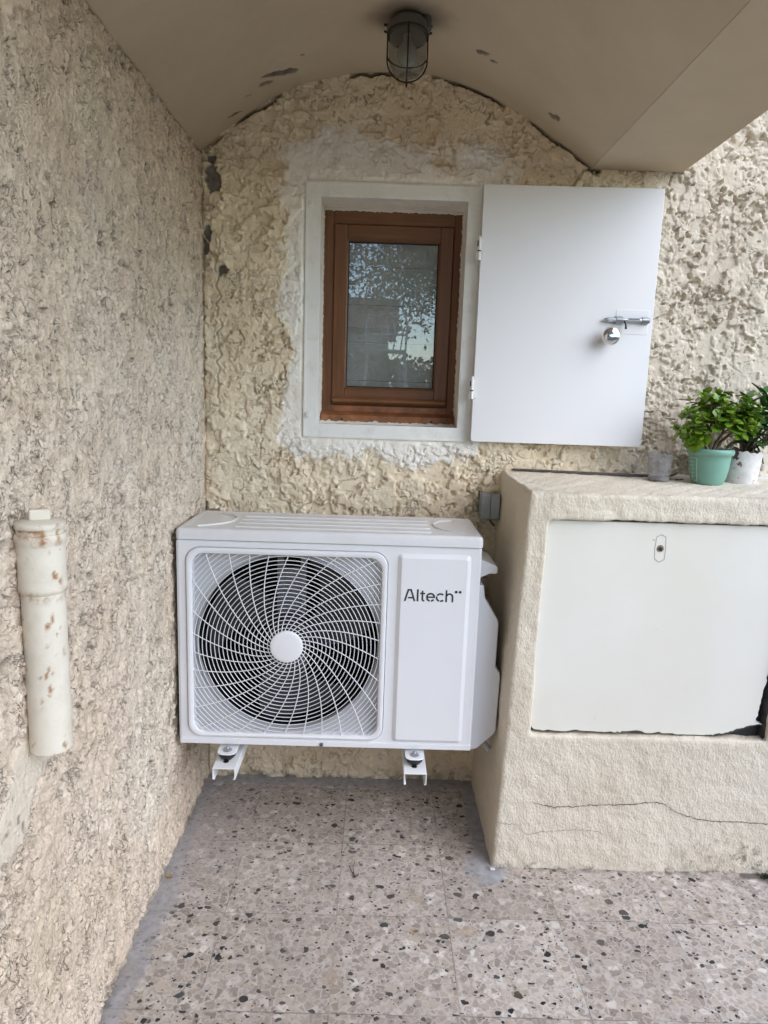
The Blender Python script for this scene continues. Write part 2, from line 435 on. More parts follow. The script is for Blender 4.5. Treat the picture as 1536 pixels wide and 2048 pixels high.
def mat_white(name, col=(.80, .80, .80), rough=.35, dirt_shade=.15, spec=.5, dcol=(.45, .41, .34)):
    t = NT(name); p = t.pos()
    c = t.mix(t.ramp(t.noise(p, 9, 6, .7), [(.45, 0.0), (.85, dirt_shade)]), col, dcol)
    return t.done(c, t.math('MULTIPLY_ADD', t.noise(p, 18, 5), .16, rough-.08), t.bump(t.noise(p, 14, 2), .03, .004), spec=spec)
M_AC = mat_white('white_powder_coat', (.76, .765, .78), .38, .05)
M_ACLID = mat_white('glossy_white_steel', (.74, .74, .75), .20, .25)
M_ACG = mat_white('white_plastic_grille', (.78, .785, .80), .42, .03)
M_SHUT = mat_white('white_painted_steel', (.80, .80, .815), .45, .03)
M_PLATE = plain('pale_grey_plastic', (.50, .51, .53), .55)
M_DARK = plain('dark_inner_metal', (.010, .011, .013), .9, spec=.02)
M_FAN = plain('dark_grey_fan_plastic', (.02, .023, .028), .35)
M_RUB = plain('black_rubber', (.015, .015, .016), .55)
M_INK = plain('black_print', (.025, .03, .036), .5)
M_ZINC = plain('zinc_plated_steel', (.55, .56, .57), .32, metal=1)
M_CHROME = plain('polished_chrome', (.75, .77, .80), .12, metal=1, var=.02)
M_BRK = mat_white('white_bracket_steel', (.78, .79, .79), .4, .05)
M_GREY = plain('grey_switch_plastic', (.30, .335, .36), .45)
M_BLACKPAINT = plain('blackened_metal', (.018, .015, .012), .6)
def mat_frame():
    t = NT('aged_white_frame_paint'); p = t.pos()
    c = t.mix(t.ramp(t.noise(p, 22, 6, .75), [(.5, 0.0), (.8, .5)]), (.80, .80, .77), (.55, .50, .41))
    c = t.mix(t.ramp(t.noise(p, 110, 5, .7), [(.67, 0.0), (.72, .9)]), c, (.10, .09, .08))
    return t.done(c, .5, t.bump(t.noise(p, 90, 4), .25, .001))
M_FRAME = mat_frame()
def mat_wood(name, horiz):
    t = NT(name); p = t.pos(scale=(2, 30, 60) if horiz else (60, 30, 2))
    n = t.noise(p, 1.6, 6, .65, .6); n2 = t.noise(t.pos(), 7, 4)
    c = t.ramp(n, [(.25, (.09, .034, .012)), (.5, (.155, .062, .022)), (.75, (.215, .093, .035))])
    c = t.mix(t.ramp(n2, [(.4, 0.0), (.75, .35)]), c, (.10, .035, .013))
    return t.done(c, .38, t.bump(n, .15, .001), spec=.45)
M_WOODV, M_WOODH = mat_wood('varnished_brown_wood', False), mat_wood('varnished_brown_wood_crossgrain', True)
M_SILLWOOD = plain('worn_orange_brown_wood', (.30, .115, .045), .5, var=.25, scale=30)
def mat_glass():
    t = NT('window_glass')
    gl = t.new('ShaderNodeBsdfGlossy'); gl.inputs['Roughness'].default_value = .004
    tr = t.new('ShaderNodeBsdfTransparent'); tr.inputs[0].default_value = (.90, .93, .92, 1)
    df = t.new('ShaderNodeBsdfDiffuse'); df.inputs[0].default_value = (.75, .75, .72, 1)
    fr = t.new('ShaderNodeFresnel'); fr.inputs[0].default_value = 1.65
    n = t.noise(t.pos(), 1.8, 2); t.link(t.bump(n, .05, .01), gl.inputs['Normal'])
    fm = t.math('MULTIPLY_ADD', fr.outputs[0], 1.2, .02)
    m0 = t.new('ShaderNodeMixShader')
    film = t.ramp(t.noise(t.pos(), 14, 6, .7), [(.35, .14), (.8, .32)])
    t.link(film, m0.inputs[0]); t.link(tr.outputs[0], m0.inputs[1]); t.link(df.outputs[0], m0.inputs[2])
    m = t.new('ShaderNodeMixShader'); t.link(fm, m.inputs[0]); t.link(m0.outputs[0], m.inputs[1]); t.link(gl.outputs[0], m.inputs[2])
    t.link(m.outputs[0], t.out.inputs[0]); return t.m
M_GLASS = mat_glass()
def mat_clear(name, col, rough, mixd, frost=(.5, .5, .5)):
    t = NT(name)
    gl = t.new('ShaderNodeBsdfGlossy'); gl.inputs['Roughness'].default_value = rough
    tr = t.new('ShaderNodeBsdfTransparent'); tr.inputs[0].default_value = rgb(col)
    df = t.new('ShaderNodeBsdfDiffuse'); df.inputs[0].default_value = rgb(frost)
    lw = t.new('ShaderNodeLayerWeight'); lw.inputs[0].default_value = .5; fr_ = t.math('MULTIPLY_ADD', t.math('POWER', lw.outputs['Facing'], 3.0), .5, .04)
    m0 = t.new('ShaderNodeMixShader'); t.link(t.ramp(t.noise(t.pos(), 45, 5, .6), [(.3, mixd*.6), (.75, min(1, mixd*1.5))]), m0.inputs[0])
    t.link(tr.outputs[0], m0.inputs[1]); t.link(df.outputs[0], m0.inputs[2])
    m = t.new('ShaderNodeMixShader'); t.link(fr_, m.inputs[0]); t.link(m0.outputs[0], m.inputs[1]); t.link(gl.outputs[0], m.inputs[2])
    t.link(m.outputs[0], t.out.inputs[0]); return t.m
M_JAR = mat_clear('dusty_lamp_glass', (.72, .74, .72), .08, .22, (.33, .32, .28))
M_CUP = mat_clear('cloudy_grey_plastic', (.84, .84, .86), .15, .22, (.50, .50, .53))
def mat_pipe():
    t = NT('painted_rusty_pipe'); p = t.pos()
    c = t.mix(t.ramp(t.noise(p, 16, 6, .7), [(.45, 0.0), (.75, .6)]), (.70, .645, .54), (.52, .45, .34))
    c = t.mix(t.ramp(t.noise(p, 55, 6, .75, .5), [(.655, 0.0), (.69, 1.0)]), c, t.ramp(t.noise(p, 150, 3), [(.4, (.30, .13, .04)), (.6, (.42, .24, .09))]))
    c = t.mix(t.ramp(t.noise(p, 120, 5, .7), [(.69, 0.0), (.72, 1.0)]), c, (.05, .035, .025))
    c = t.mix(t.math('MULTIPLY', t.attr('dirt_shade'), t.ramp(t.noise(p, 90, 4, .7), [(.38, 0.0), (.55, 1.0)])), c, (.30, .13, .04))
    return t.done(c, .55, t.bump(t.noise(p, 75, 4, .6), .35, .0015), spec=.4)
M_PIPE = mat_pipe()
def mat_leaf(name, a, b, edge=None):
    t = NT(name); p = t.pos()
    c = t.ramp(t.noise(p, 28, 3), [(.35, a), (.65, b)])
    m = t.done(c, .32, spec=.5); t.b.inputs['Subsurface Weight'].default_value = .0
    try: t.b.inputs['Transmission Weight'].default_value = 0
    except Exception: pass
    return m
M_LEAF1 = mat_leaf('bright_jade_leaf', (.08, .18, .012), (.22, .34, .035))
M_LEAF2 = mat_leaf('dark_glossy_leaf', (.022, .085, .020), (.055, .16, .03))
M_STEM = plain('brown_plant_stem', (.20, .14, .09), .8, var=.2)
M_POTG = plain('sea_green_glazed_clay', (.17, .34, .27), .42, var=.05, scale=20)
M_SOIL = plain('dark_potting_soil', (.03, .022, .016), .95, bump=.6)
M_MOTIF = plain('cream_incised_line', (.50, .60, .45), .6)
def mat_potw():
    t = NT('flaking_white_paint_on_clay'); p = t.pos()
    c = t.mix(t.ramp(t.noise(p, 70, 5, .6), [(.4, .35), (.7, 0.0)]), (.70, .68, .66), (.42, .40, .38))
    c = t.mix(t.ramp(t.noise(p, 30, 6, .72), [(.60, 0.0), (.63, 1.0)]), c, (.19, .065, .05))
    return t.done(c, .75, t.bump(t.noise(p, 80, 4), .5, .0015))
M_POTW = mat_potw()
def mat_panel():
    t = NT('cream_painted_door'); p = t.pos()
    c = t.mix(t.ramp(t.noise(p, 2.4, 5, .6), [(.4, 0.0), (.7, .6)]), (.75, .73, .665), (.68, .645, .54))
    c = t.mix(t.ramp(t.noise(p, 52, 2, .4), [(.795, 0.0), (.81, .9)]), c, (.16, .12, .08))
    c = t.mix(t.attr('dirt_shade'), c, (.035, .035, .028))
    return t.done(c, .42, t.bump(t.noise(p, 18, 3), .08, .003), spec=.4)
M_PANEL = mat_panel()

# ------------------------------------------------------------------ ground and patio
def floor_sheet():
    st = .008; xs = np.arange(-.52, 2.2+st, st); ys = np.arange(-2.6, .03, st)
    X, Y = np.meshgrid(xs, ys, indexing='ij')
    Z = .0008*fbm(X*9, Y*9, 3, 4)
    nz = fbm(X*14, Y*14, 4, 11); n2 = fbm(X*45, Y*45, 3, 12)
    dl = X+.485
    sm = 1-sstep(.034, .048, dl+.022*nz)
    wedge = (1-sstep(.02, .10, dl*.45-(.0)*Y + .02*nz+ np.maximum(0, -Y-.45)*.3))
    sm = np.maximum(.8*sm, .4*wedge*sstep(-.9, -.1, Y))
    sm = np.maximum(sm, (1-sstep(.03, .075, -Y+.018*nz))*(X < .33))
    bx = .312-X
    s2 = (1-sstep(.02, .045, bx+.012*nz))*(X < .33)*(Y > -.44)
    sm = np.maximum(sm, s2)
    sm = np.maximum(sm, .8*blob(X, Y, .30, -.41, .05, .05, 21, 30))
    sm = np.clip(sm*(.80+.25*n2), 0, 1)
    rust = .55*blob(X, Y, .107, -.50, .035, .05, 5, 22, .9)*sstep(-.3, .5, nz+n2) + .5*blob(X, Y, .16, -.602, .07, .018, 6, 25, .8) + .35*blob(X, Y, -.062, -.70, .012, .07, 7, 30, .8)
    rust *= sstep(-.25, .35, fbm(X*38, Y*38, 4, 14))*.9
    dirt_shade = .75*(1-sstep(.0, .018, -(Y+.392)+.006*nz))*(X > .30)*(Y < -.38)*sstep(-.2, .3, n2+.3*nz)
    dirt_shade = np.maximum(dirt_shade, .9*blob(X, Y, 1.0, -.40, .05, .022, 9, 30, .7))
    dirt_shade = np.maximum(dirt_shade, .8*(1-sstep(0, .012, dl-.006+.01*n2))*sstep(0, .5, nz)*.5)
    V = np.stack([X, Y, Z], -1).reshape(-1, 3); Fq = grid_faces(len(xs), len(ys))
    me = np_mesh('patio_floor', V, Fq, dict(smear=sm, rust=rust, dirt_shade=dirt_shade))
    o = finish(bpy.data.objects.new('patio_floor', me), 'patio_floor', M_FLOOR, None)
    tag(o, 'terrazzo tile patio floor with dark stone chips', kind='structure'); return o
floor_sheet()
def outer_patio():
    b = MB()
    for (x0, x1, y0, y1) in ((2.2, 3.4, -2.6, .03),):
        b.add([(x0, y0, -.001), (x1, y0, -.001), (x1, y1, -.001), (x0, y1, -.001)], [(0, 1, 2, 3)])
    o = b.build('patio_floor', M_FLOOR); tag(o, kind='structure')
    b = MB(); R = 600
    b.add([(-R, -R, -.02), (R, -R, -.02), (R, R, -.02), (-R, R, -.02)], [(0, 1, 2, 3)])
    t = NT('dry_grass_ground'); p = t.pos()
    m = t.done(t.ramp(t.noise(p, .8, 8, .7), [(.3, (.07, .08, .035)), (.7, (.19, .17, .10))]), .95)
    o = b.build('ground', m); tag(o, kind='structure')
outer_patio()

# ------------------------------------------------------------------ back wall
ARCH = [(-.487, 1.757), (-.4234, 1.809), (-.3586, 1.856), (-.2815, 1.902), (-.2048, 1.934), (-.1026, 1.957), (-.013, 1.965), (.04, 1.9665), (.0897, 1.9637), (.1937, 1.9415), (.286, 1.906), (.3669, 1.8606), (.449, 1.809), (.5324, 1.752)]
ax_ = np.array([a for a, b in ARCH]); az_ = np.array([b for a, b in ARCH])
def arch_z(x):
    xs = np.linspace(ax_[0], ax_[-1], 400); zs = np.interp(xs, ax_, az_)
    k = np.ones(31)/31; pad = np.concatenate([zs[0]-(zs[1]-zs[0])*np.arange(15, 0, -1), zs, zs[-1]+(zs[-1]-zs[-2])*np.arange(1, 16)])
    return np.interp(x, xs, np.convolve(pad, k, 'valid'))
WX0, WX1, WZ0, WZ1 = -.1745, .2205, 1.0635, 1.6640     # window opening in the wall plane

def back_wall():
    st = .0024
    xs = np.arange(-.50, 1.34, st); zs = np.arange(-.02, 2.12, st)
    X, Z = np.meshgrid(xs, zs, indexing='ij')
    H = .0025*fbm(X*6, Z*6, 4, 31)
    stamps(H, X, Z, st, 1000, .024, .068, .0098, .15, 1.7, seed=41, warp=.62, wscale=42)
    stamps(H, X, Z, st, 140, .006, .020, .0042, .25, 2.0, seed=43, warp=.85, wscale=75)
    wx = .012*fbm(X*30, Z*30, 3, 45); wz = .012*fbm(X*30, Z*30, 3, 46)
    cg = np.abs(fbm((X+wx)*17, (Z+wz)*17, 3, 47)); cm = fbm(X*24, Z*24, 3, 48)
    H -= .0085*(1-sstep(.006, .028, cg))*sstep(.06, .22, cm)
    cg2 = np.abs(fbm((X+wx)*34+9, (Z+wz)*34, 3, 49)); cm2 = fbm(X*30+4, Z*30, 3, 50)
    H -= .0045*(1-sstep(.008, .035, cg2))*sstep(.20, .36, cm2)
    
    rm = sstep(.58, .75, X+.04*fbm(X*6, Z*6, 3, 56)); H *= 1-.25*rm
    # pits and torn edges
    r = fbm(X*55, Z*55, 4, 51); r2 = fbm(X*16, Z*16, 3, 52)
    H -= .006*sstep(.38, .48, r)*sstep(-.1, .25, r2)
    ho = fbm(X*34+2+2*wx/.012, Z*30+2*wz/.012, 3, 54); H -= .010*sstep(.33, .41, ho)*rm*sstep(-.2, .1, fbm(X*10, Z*10, 2, 55))
    H += .0007*fbm(X*130, Z*130, 3, 53)
    # smoother plaster ring round the window, with sweeping trowel marks
    dx = np.maximum(np.maximum(-.209-X, X-.255), 0); dz = np.maximum(np.maximum(1.030-Z, Z-1.698), 0)
    d = np.hypot(dx, dz)
    wdt = .058+.045*fbm(X*8, Z*8, 3, 61)+.055*sstep(1.70, 1.80, Z)*sstep(.45, .2, X)+.022*fbm(X*45, Z*45, 3, 62)
    patch = 1-sstep(-.014, .012, d-wdt)
    patch *= np.where(X > .30, sstep(.42, .33, X), 1)
    low = sstep(1.03, .99, Z)
    Hs = .0015*fbm(X*8, Z*8, 3, 63)+.002
    Hs2 = Hs.copy(); stamps(Hs2, X, Z, st, 900, .02, .055, .0042, .11, 2.4, seed=65, warp=.7, wscale=28)
    Hs2 += .0008*fbm(X*60, Z*60, 3, 67)
    Hp = Hs2*(1-low)+low*(Hs2+.0040*np.abs(fbm(X*38, Z*38, 4, 66)))-.006*low*(1-sstep(.01, .05, cg2))
    top = sstep(1.70, 1.76, Z)
    pm = patch*(1-.15*top)
    H = H*(1-pm)+(Hp+.0042+.25*H)*pm
    # lower part of the wall is a little flatter
    H *= 1-.25*sstep(.9, .5, Z)
    # flat land under the frame
    fr = 1-sstep(.0, .012, d)
    H = H*(1-fr)+.004*fr
    # crack along the vault, fallen plaster in the corner
    za = arch_z(np.clip(X, -.487, .532)); da = np.abs(Z-za+.003+.006*fbm(X*40, Z*0, 3, 71))
    crk = (1-sstep(.001, .007, da))*sstep(-.15, .15, fbm(X*9, X*0, 3, 72)+.1+.25*(X > .1))*(X < .56)
    H -= .020*crk
    bare = np.zeros_like(H)
    for (cx, cz, rx, rz, s) in ((-.452, 1.700, .020, .034, 1), (-.470, 1.560, .011, .020, 2), (-.430, 1.468, .020, .017, 3), (-.478, 1.52, .012, .022, 4), (-.455, 1.745, .012, .014, 5)):
        bare = np.maximum(bare, blob(X, Z, cx, cz, rx, rz, s, 45, .7))
    H = H*(1-bare)+(-.004+.3*H)*bare
    # hairline cracks on the left
    cl = np.abs(X-(-.44+.02*fbm(Z*9, Z*0, 4, 73)+.012*fbm(Z*40, Z*0, 3, 74)))
    hc = (1-sstep(.0008, .0035, cl))*sstep(1.05, 1.15, Z)*sstep(1.62, 1.5, Z)
    H -= .006*hc
    dirt_shade = np.clip(.85*crk+.25*hc, 0, 1)
    # grime just over the patio and behind the cabinet
    dirt_shade = np.maximum(dirt_shade, .5*sstep(.035, .005, Z+.02*r2)*sstep(-.3, .3, r))
    H -= .008*(1-sstep(.0, .010, np.abs(X+.487)))
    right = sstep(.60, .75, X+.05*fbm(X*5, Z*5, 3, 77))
    keep_v = (X > WX0+.002) & (X < WX1-.002) & (Z > WZ0+.002) & (Z < WZ1-.002)
    inner = keep_v[:-1, :-1] & keep_v[1:, 1:] & keep_v[1:, :-1] & keep_v[:-1, 1:]
    V = np.stack([X, -H, Z], -1).reshape(-1, 3); Fq = grid_faces(len(xs), len(zs), ~inner)
    # coarse remainder of the facade, same object
    x1, z1 = xs[-1], zs[-1]; n0 = len(V)
    ex = np.array([(x1, -.002, -.02), (7, -.002, -.02), (7, -.002, 5.2), (x1, -.002, 5.2),
                   (-3, -.002, z1), (x1, -.002, z1), (x1, -.002, 5.2), (-3, -.002, 5.2)])
    V = np.concatenate([V, ex]); Fq = np.concatenate([Fq, np.array([[0, 1, 2, 3], [4, 5, 6, 7]])+n0])
    def pad(a): return np.concatenate([np.asarray(a, float).ravel(), np.zeros(8)])
    rg = pad(right); rg[-8:] = 1
    me = np_mesh('back_wall', V, Fq, dict(patch=pad(patch), bare=pad(bare), dirt_shade=pad(dirt_shade), right=rg))
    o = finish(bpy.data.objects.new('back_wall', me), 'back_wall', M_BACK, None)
    tag(o, 'cream wall of rough trowelled stucco behind the outdoor unit and around the small window', 'wall')
    # reveal of the window opening
    n = 40; P = []
    loop = []
    def side(a, b, k): return [tuple(np.array(a)+(np.array(b)-np.array(a))*i/k) for i in range(k)]
    loop = side((WX0, WZ0), (WX1, WZ0), n)+side((WX1, WZ0), (WX1, WZ1), 60)+side((WX1, WZ1), (WX0, WZ1), n)+side((WX0, WZ1), (WX0, WZ0), 60)
    L = np.array(loop); cx, cz = (WX0+WX1)/2, (WZ0+WZ1)/2; rows = []
    for j, y in enumerate(np.linspace(-.004, .125, 24)):
        q = L.copy(); s = 1-.022*max(0, y)/.12
        q[:, 0] = cx+(q[:, 0]-cx)*s; q[:, 1] = cz+(q[:, 1]-cz)*s
        wob = .0022*fbm(L[:, 0]*30+3, L[:, 1]*30+y*40, 3, 81)*min(1, max(0, y)*30)
        dv = q-np.array([cx, cz]); dv /= np.linalg.norm(dv, axis=1)[:, None]
        q -= dv*wob[:, None]
        rows.append(np.stack([q[:, 0], np.full(len(q), y), q[:, 1]], -1))
    A = np.array(rows); nr, nl = A.shape[:2]; idx = np.arange(nr*nl).reshape(nr, nl)
    a, b_, c, d_ = idx[:-1], np.roll(idx, -1, 1)[:-1], np.roll(idx, -1, 1)[1:], idx[1:]
    Fq = np.stack([a, b_, c, d_], -1).reshape(-1, 4)
    me = np_mesh('window_reveal', A.reshape(-1, 3), Fq, dict(patch=np.full(nr*nl, .9)))
    finish(bpy.data.objects.new('window_reveal', me), 'window_reveal', M_BACK, o)
back_wall()

# ------------------------------------------------------------------ left wall
def left_wall():
    X0 = -.487; st = .0030
    def field(Y, Z, st, n1, n2):
        H = .003*fbm(Y*5, Z*5, 4, 101)
        stamps(H, Y, Z, st, n1, .010, .034, .0050, .12, 1.6, vert=True, seed=103, warp=.75, wscale=55)
        stamps(H, Y, Z, st, n2, .004, .012, .0036, .30, 1.5, vert=True, seed=105, warp=.9, wscale=120)
        p = fbm(Y*95, Z*74, 3, 107); q = fbm(Y*13, Z*9, 3, 108)
        pit = sstep(.26, .38, p)*sstep(-.34, .05, q)
        H -= .0115*pit
        p2 = fbm(Y*170, Z*120, 3, 121); H -= .0040*sstep(.25, .4, p2)*sstep(-.3, .2, fbm(Y*20, Z*16, 3, 122))
        g1 = np.abs(fbm(Y*48, Z*26, 3, 113)); H -= .0065*(1-sstep(.008, .05, g1))*sstep(.02, .2, fbm(Y*32, Z*22, 3, 114))
        H += .0024*fbm(Y*150, Z*100, 3, 109)
        return H, pit
    st = .0026
    ys = np.arange(-1.30, .012, st); zs = np.arange(-.02, 2.0, st)
    Y, Z = np.meshgrid(ys, zs, indexing='ij')
    H, pit = field(Y, Z, st, 1500, 6500)
    # smoother plaster band below the pipe end, hollow beside the pipe
    pl = .045-np.abs((Y+1.035)*.72+(Z-.60)*-.70+.008*fbm(Y*30, Z*30, 3, 111))
    band = sstep(0, .012, pl)*sstep(-1.18, -1.14, Y)*sstep(.69, .66, Z)*sstep(.50, .53, Z)
    band = np.maximum(band, blob(Y, Z, -1.04, .64, .03, .02, 112, 30, .4))
    H = H*(1-.85*band)+.004*band
    hol = sstep(.045, .0, np.abs(Y+1.075))*sstep(.70, .75, Z)*sstep(1.0, .95, Z)
    H -= .010*hol
    hol2 = sstep(.022, .0, np.abs(Y+1.062))*sstep(.66, .72, Z)*sstep(.97, .93, Z)*sstep(-.4, .2, fbm(Y*30, Z*18, 3, 123))
    H -= .014*hol2
    dirt_shade = .35*hol2 + .6*pit*sstep(-.25, .2, fbm(Y*22, Z*22, 3, 115))  # shade painted into the hollow beside the pipe; pits hold grime
    dirt_shade = np.maximum(dirt_shade, .5*sstep(.02, .0, Z+.02*fbm(Y*20, Z*20, 3, 116)))
    zt = 1.7565; dt_ = 1-sstep(.001, .006, np.abs(Z-zt+.004*fbm(Y*30, Y*0, 3, 117)))
    crk = dt_*sstep(-.2, .1, fbm(Y*10, Y*0, 3, 118)); H -= .012*crk
    dirt_shade = np.clip(np.maximum(dirt_shade, .9*crk), 0, 1)
    dirt_shade = np.maximum(dirt_shade, .55*sstep(.05, .0, np.abs(Y+.33+.1*fbm(Z*6, Z*0, 3, 119))-.03)*sstep(.9, .55, Z)*sstep(.15, .3, Z)*sstep(0, .4, fbm(Y*60, Z*30, 4, 120)))  # speckled band beside the unit: occlusion shade painted in along with grime
    V = np.stack([X0+H, Y, Z], -1).reshape(-1, 3); Fq = grid_faces(len(ys), len(zs))
    A = dict(patch=[band.ravel()], dirt_shade=[dirt_shade.ravel()])
    st2 = .007; y2 = np.arange(-2.55, -1.30+st2*.5, st2); y2[-1] = -1.2985; z2 = np.arange(-.02, 2.0, st2)
    Y2, Z2 = np.meshgrid(y2, z2, indexing='ij'); H2, pit2 = field(Y2, Z2, st2, 1000, 2600); H2 = blur(H2, 1)
    Fq = np.concatenate([Fq, grid_faces(len(y2), len(z2), off=len(V))]); V = np.concatenate([V, np.stack([X0+H2, Y2, Z2], -1).reshape(-1, 3)])
    A['patch'].append(np.zeros(Y2.size)); A['dirt_shade'].append(.4*pit2.ravel())
    n0 = len(V)
    V = np.concatenate([V, np.array([(X0-.25, -2.55, -.02), (X0, -2.55, -.02), (X0, -2.55, 2.9), (X0-.25, -2.55, 2.9), (X0-.25, .012, -.02), (X0-.25, .012, 2.9), (X0, .012, 2.9), (X0, .012, 1.97), (X0, -2.55, 1.97)])])
    Fq = np.concatenate([Fq, np.array([[0, 1, 2, 3], [0, 3, 5, 4], [3, 2, 6, 5], [8, 7, 6, 2]])+n0])
    me = np_mesh('side_wall', V, Fq, dict(patch=np.concatenate(A['patch']+[np.zeros(9)]), dirt_shade=np.concatenate(A['dirt_shade']+[np.zeros(9)])))
    o = finish(bpy.data.objects.new('side_wall', me), 'side_wall', M_LEFT, None)
    tag(o, 'beige side wall of coarse pitted stucco running towards the viewer, the stub pipe on it', 'wall')
left_wall()

# ------------------------------------------------------------------ vault with the flat beam beside it
def vault():
    Y1 = -1.72
    root = thing('vaulted_ceiling', 'low painted vault ceiling over the recess with chipped paint', 'ceiling', (0, 0, 1.75))
    us = np.linspace(-.487-.01, .5324, 330); ys = np.arange(Y1, -.0015, .005)
    U, Y = np.meshgrid(us, ys, indexing='ij'); Zc = arch_z(U)
    Zc = Zc + .0022*fbm(U*7, Y*7, 4, 131)*sstep(.53, .48, U) + .0004*fbm(U*60, Y*60, 3, 132)
    bare = np.zeros_like(U)
    for (cx, cy_, rx, ry, s) in ((-.262, -.110, .046, .013, 1), (-.300, -.098, .018, .009, 2), (.21, -.194, .024, .009, 3), (.238, -.178, .010, .006, 4), (.402, -.106, .019, .012, 5), (-.386, -.050, .020, .005, 6), (-.345, -.092, .008, .003, 7), (-.205, -.155, .004, .004, 8)):
        a = .55 if cx < 0 else -.35
        xr = (U-cx)*math.cos(a)-(Y-cy_)*math.sin(-a); yr = (Y-cy_)*math.cos(a)-(U-cx)*math.sin(a)
        bare = np.maximum(bare, blob(xr, yr, 0, 0, rx, ry, s+140, 70, .55))
    bare *= 1
    Zc += .0022*bare
    eg = fbm(U*30, Y*30, 3, 150)
    dirt_shade = .55*blob(U, Y, .035, -.285, .085, .050, 151, 8, .25)
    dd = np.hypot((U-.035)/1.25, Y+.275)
    dirt_shade = .6*(1-sstep(.035, .095, dd+.010*eg))  # soft halo round the lamp: its shadow painted in together with dirt
    dirt_shade = np.maximum(dirt_shade, .8*sstep(-.012, -.002, Y+.006*eg)*sstep(-.2, .2, fbm(U*9, U*0, 3, 72)+.1+.25*(U > .1)))
    V = np.stack([U, Y, Zc], -1).reshape(-1, 3)
    me = np_mesh('vault', V, grid_faces(len(us), len(ys), flip=True), dict(bare=bare, dirt_shade=np.clip(dirt_shade, 0, 1)))
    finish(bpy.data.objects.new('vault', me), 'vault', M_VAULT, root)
    # body above the vault: front face, top
    b = MB(); n = 60; xs = np.linspace(-.49, .5324, n); zs = arch_z(xs)
    b.loops_ = None
    vs_ = [(x, Y1, z) for x, z in zip(xs, zs)]+[(x, Y1, 2.5) for x in xs]
    b.add(vs_, [(i, i+1, n+i+1, n+i) for i in range(n-1)])
    b.add([(-.49, Y1, 2.5), (.5324, Y1, 2.5), (.5324, -.003, 2.5), (-.49, -.003, 2.5)], [(0, 1, 2, 3)])
    b.build('fascia', M_VAULT, root)
    # flat beam
    b = MB(); st = .01
    b.prism([(.5324, Y1), (.768, Y1), (.776, -.003), (.5324, -.003)], 'xy', 1.7505, 2.5, .004, 2)
    o = b.build('beam', M_VAULT, root)
vault()

